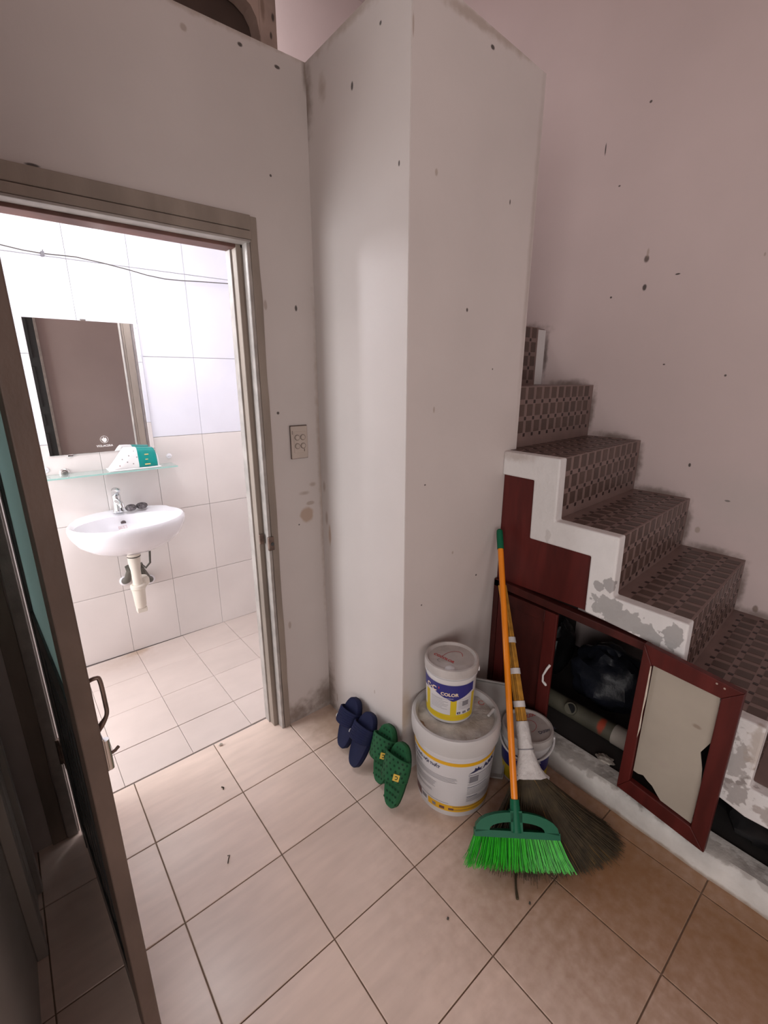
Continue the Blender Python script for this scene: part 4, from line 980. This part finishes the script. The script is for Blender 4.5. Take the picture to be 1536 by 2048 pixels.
def arch_holes():
    b = B(); n = len(hd)                                # head plate with two openings: built from strips
    ins = []
    for (w, s) in hd: ins.append((w*.62, .104+(s-.086)*.36 if s > .1 else .104))
    for d0, d1 in ((-.014, .014),):
        def add(q): b.prism(q, lambda u, v, d: P_(v, u, d), d0, d1)
        add([(.130, .086), (.130, .104), (-.130, .104), (-.130, .086)])               # bottom bar
        for i in range(len(hd)-3):                                                     # outer arch
            w0, s0 = hd[i+1]; w1_, s1 = hd[i+2]
            iw = lambda w: w*.66
            is_ = lambda s: .104+max(0, (s-.100))*.45
            add([(w0, s0), (w1_, s1), (iw(w1_), is_(s1)), (iw(w0), is_(s0))])
        add([(.018, .10), (.018, .158), (-.018, .158), (-.018, .10)])
    return b
ob('head', arch_holes(), 'broom_green', br, world=True)
ob('socket', B().tube([P_(.10), P_(.150), P_(.188)], [.019, .0165, .0140], 16), 'broom_green', br, world=True, smooth=True)
bs = B(); bs2 = B(); rnd = random.Random(3)
for i in range(54):
    for j in range(5):
        u = (i+rnd.uniform(-.25, .25))/53*2-1; v = (j-2)/2
        tgt = bs if (i*3+j) % 4 else bs2
        for q in range(2):
            p0 = P_(.090, u*.126+rnd.uniform(-.001, .001), v*.012)
            L0 = rnd.uniform(.0, .012) + .006*abs(u)
            pe = P_(L0*.6, u*.162+rnd.uniform(-.005, .005), v*.026+rnd.uniform(-.003, .003)); pm = P_(.045, u*.143+rnd.uniform(-.002, .002), v*.020)
            if pe.z < .034: pe.z = .034
            if pm.z < .036: pm.z = .036
            tgt.tube([p0, pm, pe], [.0014, .0012, .0007], 3, False)
ob('bristles', bs, 'bristle_green', br, world=True, fix=False, kind='stuff')
ob('inner_bristles', bs2, 'bristle_green_deep', br, world=True, fix=False, kind='stuff')

RT, RN = Vector((1.402, .995, .690)), Vector((1.150, .652, .205))
rx = (RT-RN).normalized(); ru = rx.cross(Vector((0, 0, 1))).normalized(); rv = rx.cross(ru)
rb = thing('reed_broom', 'traditional reed broom with taped stalk handle and wide dark straw fan', 'broom', (1.1, .5, 0))
Q_ = lambda s, a=0, b_=0: RN + rx*s + ru*a + rv*b_
RL = (RT-RN).length
stem = [(0, 0)] + [(.0078*math.cos(i*math.pi/3), .0078*math.sin(i*math.pi/3)) for i in range(6)] + [(.0150*math.cos(i*math.pi/6), .0150*math.sin(i*math.pi/6)) for i in range(12)]
for i, (a, b_) in enumerate(stem):
    e = RL - .02*random.random()
    ob('reed_stalk', B().tube([Q_(.05, a, b_), Q_(RL*.5, a*.95, b_*.95), Q_(e, a*.85, b_*.85)], [.0042, .0040, .0036], 7), 'reed_stem', rb, world=True, smooth=True)
for s in (.195, .305, .415):
    ob('tape_band', B().tube([Q_(s), Q_(s+.020)], .0205, 20), 'tape_white', rb, world=True, smooth=True)
wr = B(); pr_ = [(.150, .0205), (.146, .0225), (.10, .0235), (.06, .0255), (.03, .030), (.005, .036), (-.012, .044), (-.024, .052)]
n = 28; fdir = wd
for s, r in pr_:
    k = min(1, max(0, (.06-s)/.08))
    for i in range(n):
        a = 2*math.pi*i/n
        f1 = r*(1+.25*k); f2 = r*(1-.35*k)
        jag = .010*mnoise.noise(Vector((a*4, 7, 0))) if s < -.02 else .0006*math.sin(s*900)
        wr.v.append(tuple(Q_(s+jag, 0, 0) + (wd-rx*wd.dot(rx)).normalized()*math.cos(a)*f1 + rx.cross((wd-rx*wd.dot(rx)).normalized())*math.sin(a)*f2))
for r in range(len(pr_)-1):
    for i in range(n): i2 = (i+1) % n; wr.f.append((r*n+i, r*n+i2, (r+1)*n+i2, (r+1)*n+i))
ob('cloth_wrap', wr, 'wrap_white', rb, world=True, smooth=True)
ob('wrap_cord', B().tube([Q_(.062), Q_(.065)], .0262, 24), 'print_grey', rb, world=True, smooth=True)
arc = [Vector(p) for p in ((.905, .640, .010), (.925, .585, .008), (.985, .515, .006), (1.06, .465, .006), (1.14, .422, .006), (1.215, .392, .006), (1.285, .382, .006), (1.318, .402, .008), (1.335, .45, .012))]
fb = B(); fg = B(); rnd = random.Random(11)
def arc_pt(t):
    k = t*(len(arc)-1); i = min(len(arc)-2, int(k)); f = k-i; return arc[i]*(1-f)+arc[i+1]*f
for i in range(4200):
    t = min(1, max(0, rnd.gauss(.5, .27) if i % 3 else rnd.random())); e = arc_pt(t)
    p0 = Q_(-.012) + wd*(t-.5)*.085 + nd*rnd.uniform(-.018, .018)
    lay = rnd.random()
    ln = rnd.uniform(.80, 1.02) if i % 5 else rnd.uniform(.5, .85)
    pe = p0+(e-p0)*ln; pe += Vector((rnd.gauss(0, .007), rnd.gauss(0, .007), 0)); pe.z = max(.003, pe.z*.6+lay*.022*(1.1-ln*.6))
    pm = (p0+pe)*.5; pm.z -= .006+lay*.014; pm += Vector((rnd.gauss(0, .004), rnd.gauss(0, .004), 0))
    (fg if rnd.random() < (.5 if ln < .7 else .05) else fb).tube([p0, pm, pe], [.0016, .0015, .0006], 3, False)
ob('straw_fan', fb, 'reed_fiber', rb, world=True, fix=False, kind='stuff')
ob('straw_fan_light', fg, 'reed_fiber_gold', rb, world=True, fix=False, kind='stuff')
# loose bits on the floor
ob('reed_bit', B().tube([(.968, .555, .006), (.935, .530, .005), (.912, .508, .004)], [.0035, .003, .0045], 6), 'reed_fiber', smooth=True, label='short dry reed stub on the tiles in front of the brooms', cat='reed')
M('crumb', (.62, .55, .48), .8, .1)
def bit(name, label, cat, pts, r, mat): ob(name, B().tube(pts, r, 5), mat, label=label, cat=cat, smooth=True)
bit('plaster_crumb', 'tiny white plaster crumb near the bathroom threshold', 'crumb', [(.443, 1.634, .005), (.450, 1.638, .006), (.458, 1.634, .005)], [.004, .006, .003], 'crumb')
bit('dirt_crumb', 'tiny dark curl of dirt on the tile in front of the doorway', 'crumb', [(.378, 1.432, .003), (.384, 1.425, .003), (.380, 1.418, .003)], .0022, 'reed_fiber')
bit('straw_bit', 'thin curved straw lying in the middle of the pale tiles', 'straw', [(.292, 1.142, .003), (.298, 1.153, .003), (.306, 1.163, .003), (.300, 1.166, .003)], .0015, 'reed_fiber')
bit('dirt_crumb', 'small dark crumb right of the reed stub', 'crumb', [(.929, .478, .003), (.934, .481, .003)], .003, 'rubber_dark')
bit('dirt_crumb', 'small dark crumb on the front tile, left of the brooms', 'crumb', [(.715, .600, .003), (.720, .603, .003)], .003, 'rubber_dark')

# ---------------------------------------------------------------- hall behind the camera (seen in the mirror)
M('hall_door', (.050, .055, .058), .4, .1, 4, coord='World')
hd2 = structure('door_2', B().box(-.33, .47, -2.598, -2.56, 0, 2.35), 'hall_door', 'dark grey panelled door in the hall, reflected in the mirror', bevel=.004)
for z0, z1 in ((.15, .75), (.85, 1.0), (1.1, 1.62), (1.72, 2.22)):
    for x0, x1 in ((-.28, .02), (.10, .40)):
        ob('panel', B().box(x0, x1, -2.565, -2.545, z0, z1), 'hall_door', hd2, bevel=.008)
structure('trim_4', B().box(.47, .50, -2.60, -2.54, 0, 2.4).box(-.40, -.35, -2.60, -2.54, 0, 2.4).box(-.40, .50, -2.60, -2.54, 2.35, 2.42), 'frame_pale', 'pale casing of the dark hall door', bevel=.003)
structure('added_window_1', B().box(-2.17, -2.12, -2.69, -2.585, .36, 2.34).box(-.48, -.43, -2.69, -2.585, .36, 2.34).box(-2.17, -.43, -2.69, -2.585, .36, .41).box(-2.17, -.43, -2.69, -2.585, 2.29, 2.34), 'frame_pale', 'added window frame around the fill light behind the camera')  # unseen frame, added for the fill light at the back
structure('added_window_3', B().box(-2.49, -2.385, -2.30, -2.25, .35, 2.35).box(-2.49, -2.385, -.35, -.30, .35, 2.35).box(-2.49, -2.385, -2.30, -.30, .35, .40).box(-2.49, -2.385, -2.30, -.30, 2.30, 2.35), 'frame_pale', 'added window frame around the fill light in the left hall wall')  # unseen frame, added for the fill light on the left
structure('added_window_2', B().box(.06, .09, 1.84, 2.66, 3.565, 3.6).box(1.11, 1.14, 1.84, 2.66, 3.565, 3.6).box(.06, 1.14, 1.81, 1.84, 3.565, 3.6).box(.06, 1.14, 2.66, 2.69, 3.565, 3.6), 'frame_pale', 'added skylight frame around the fill light over the stairs')  # unseen frame, added for the fill light above the stairs
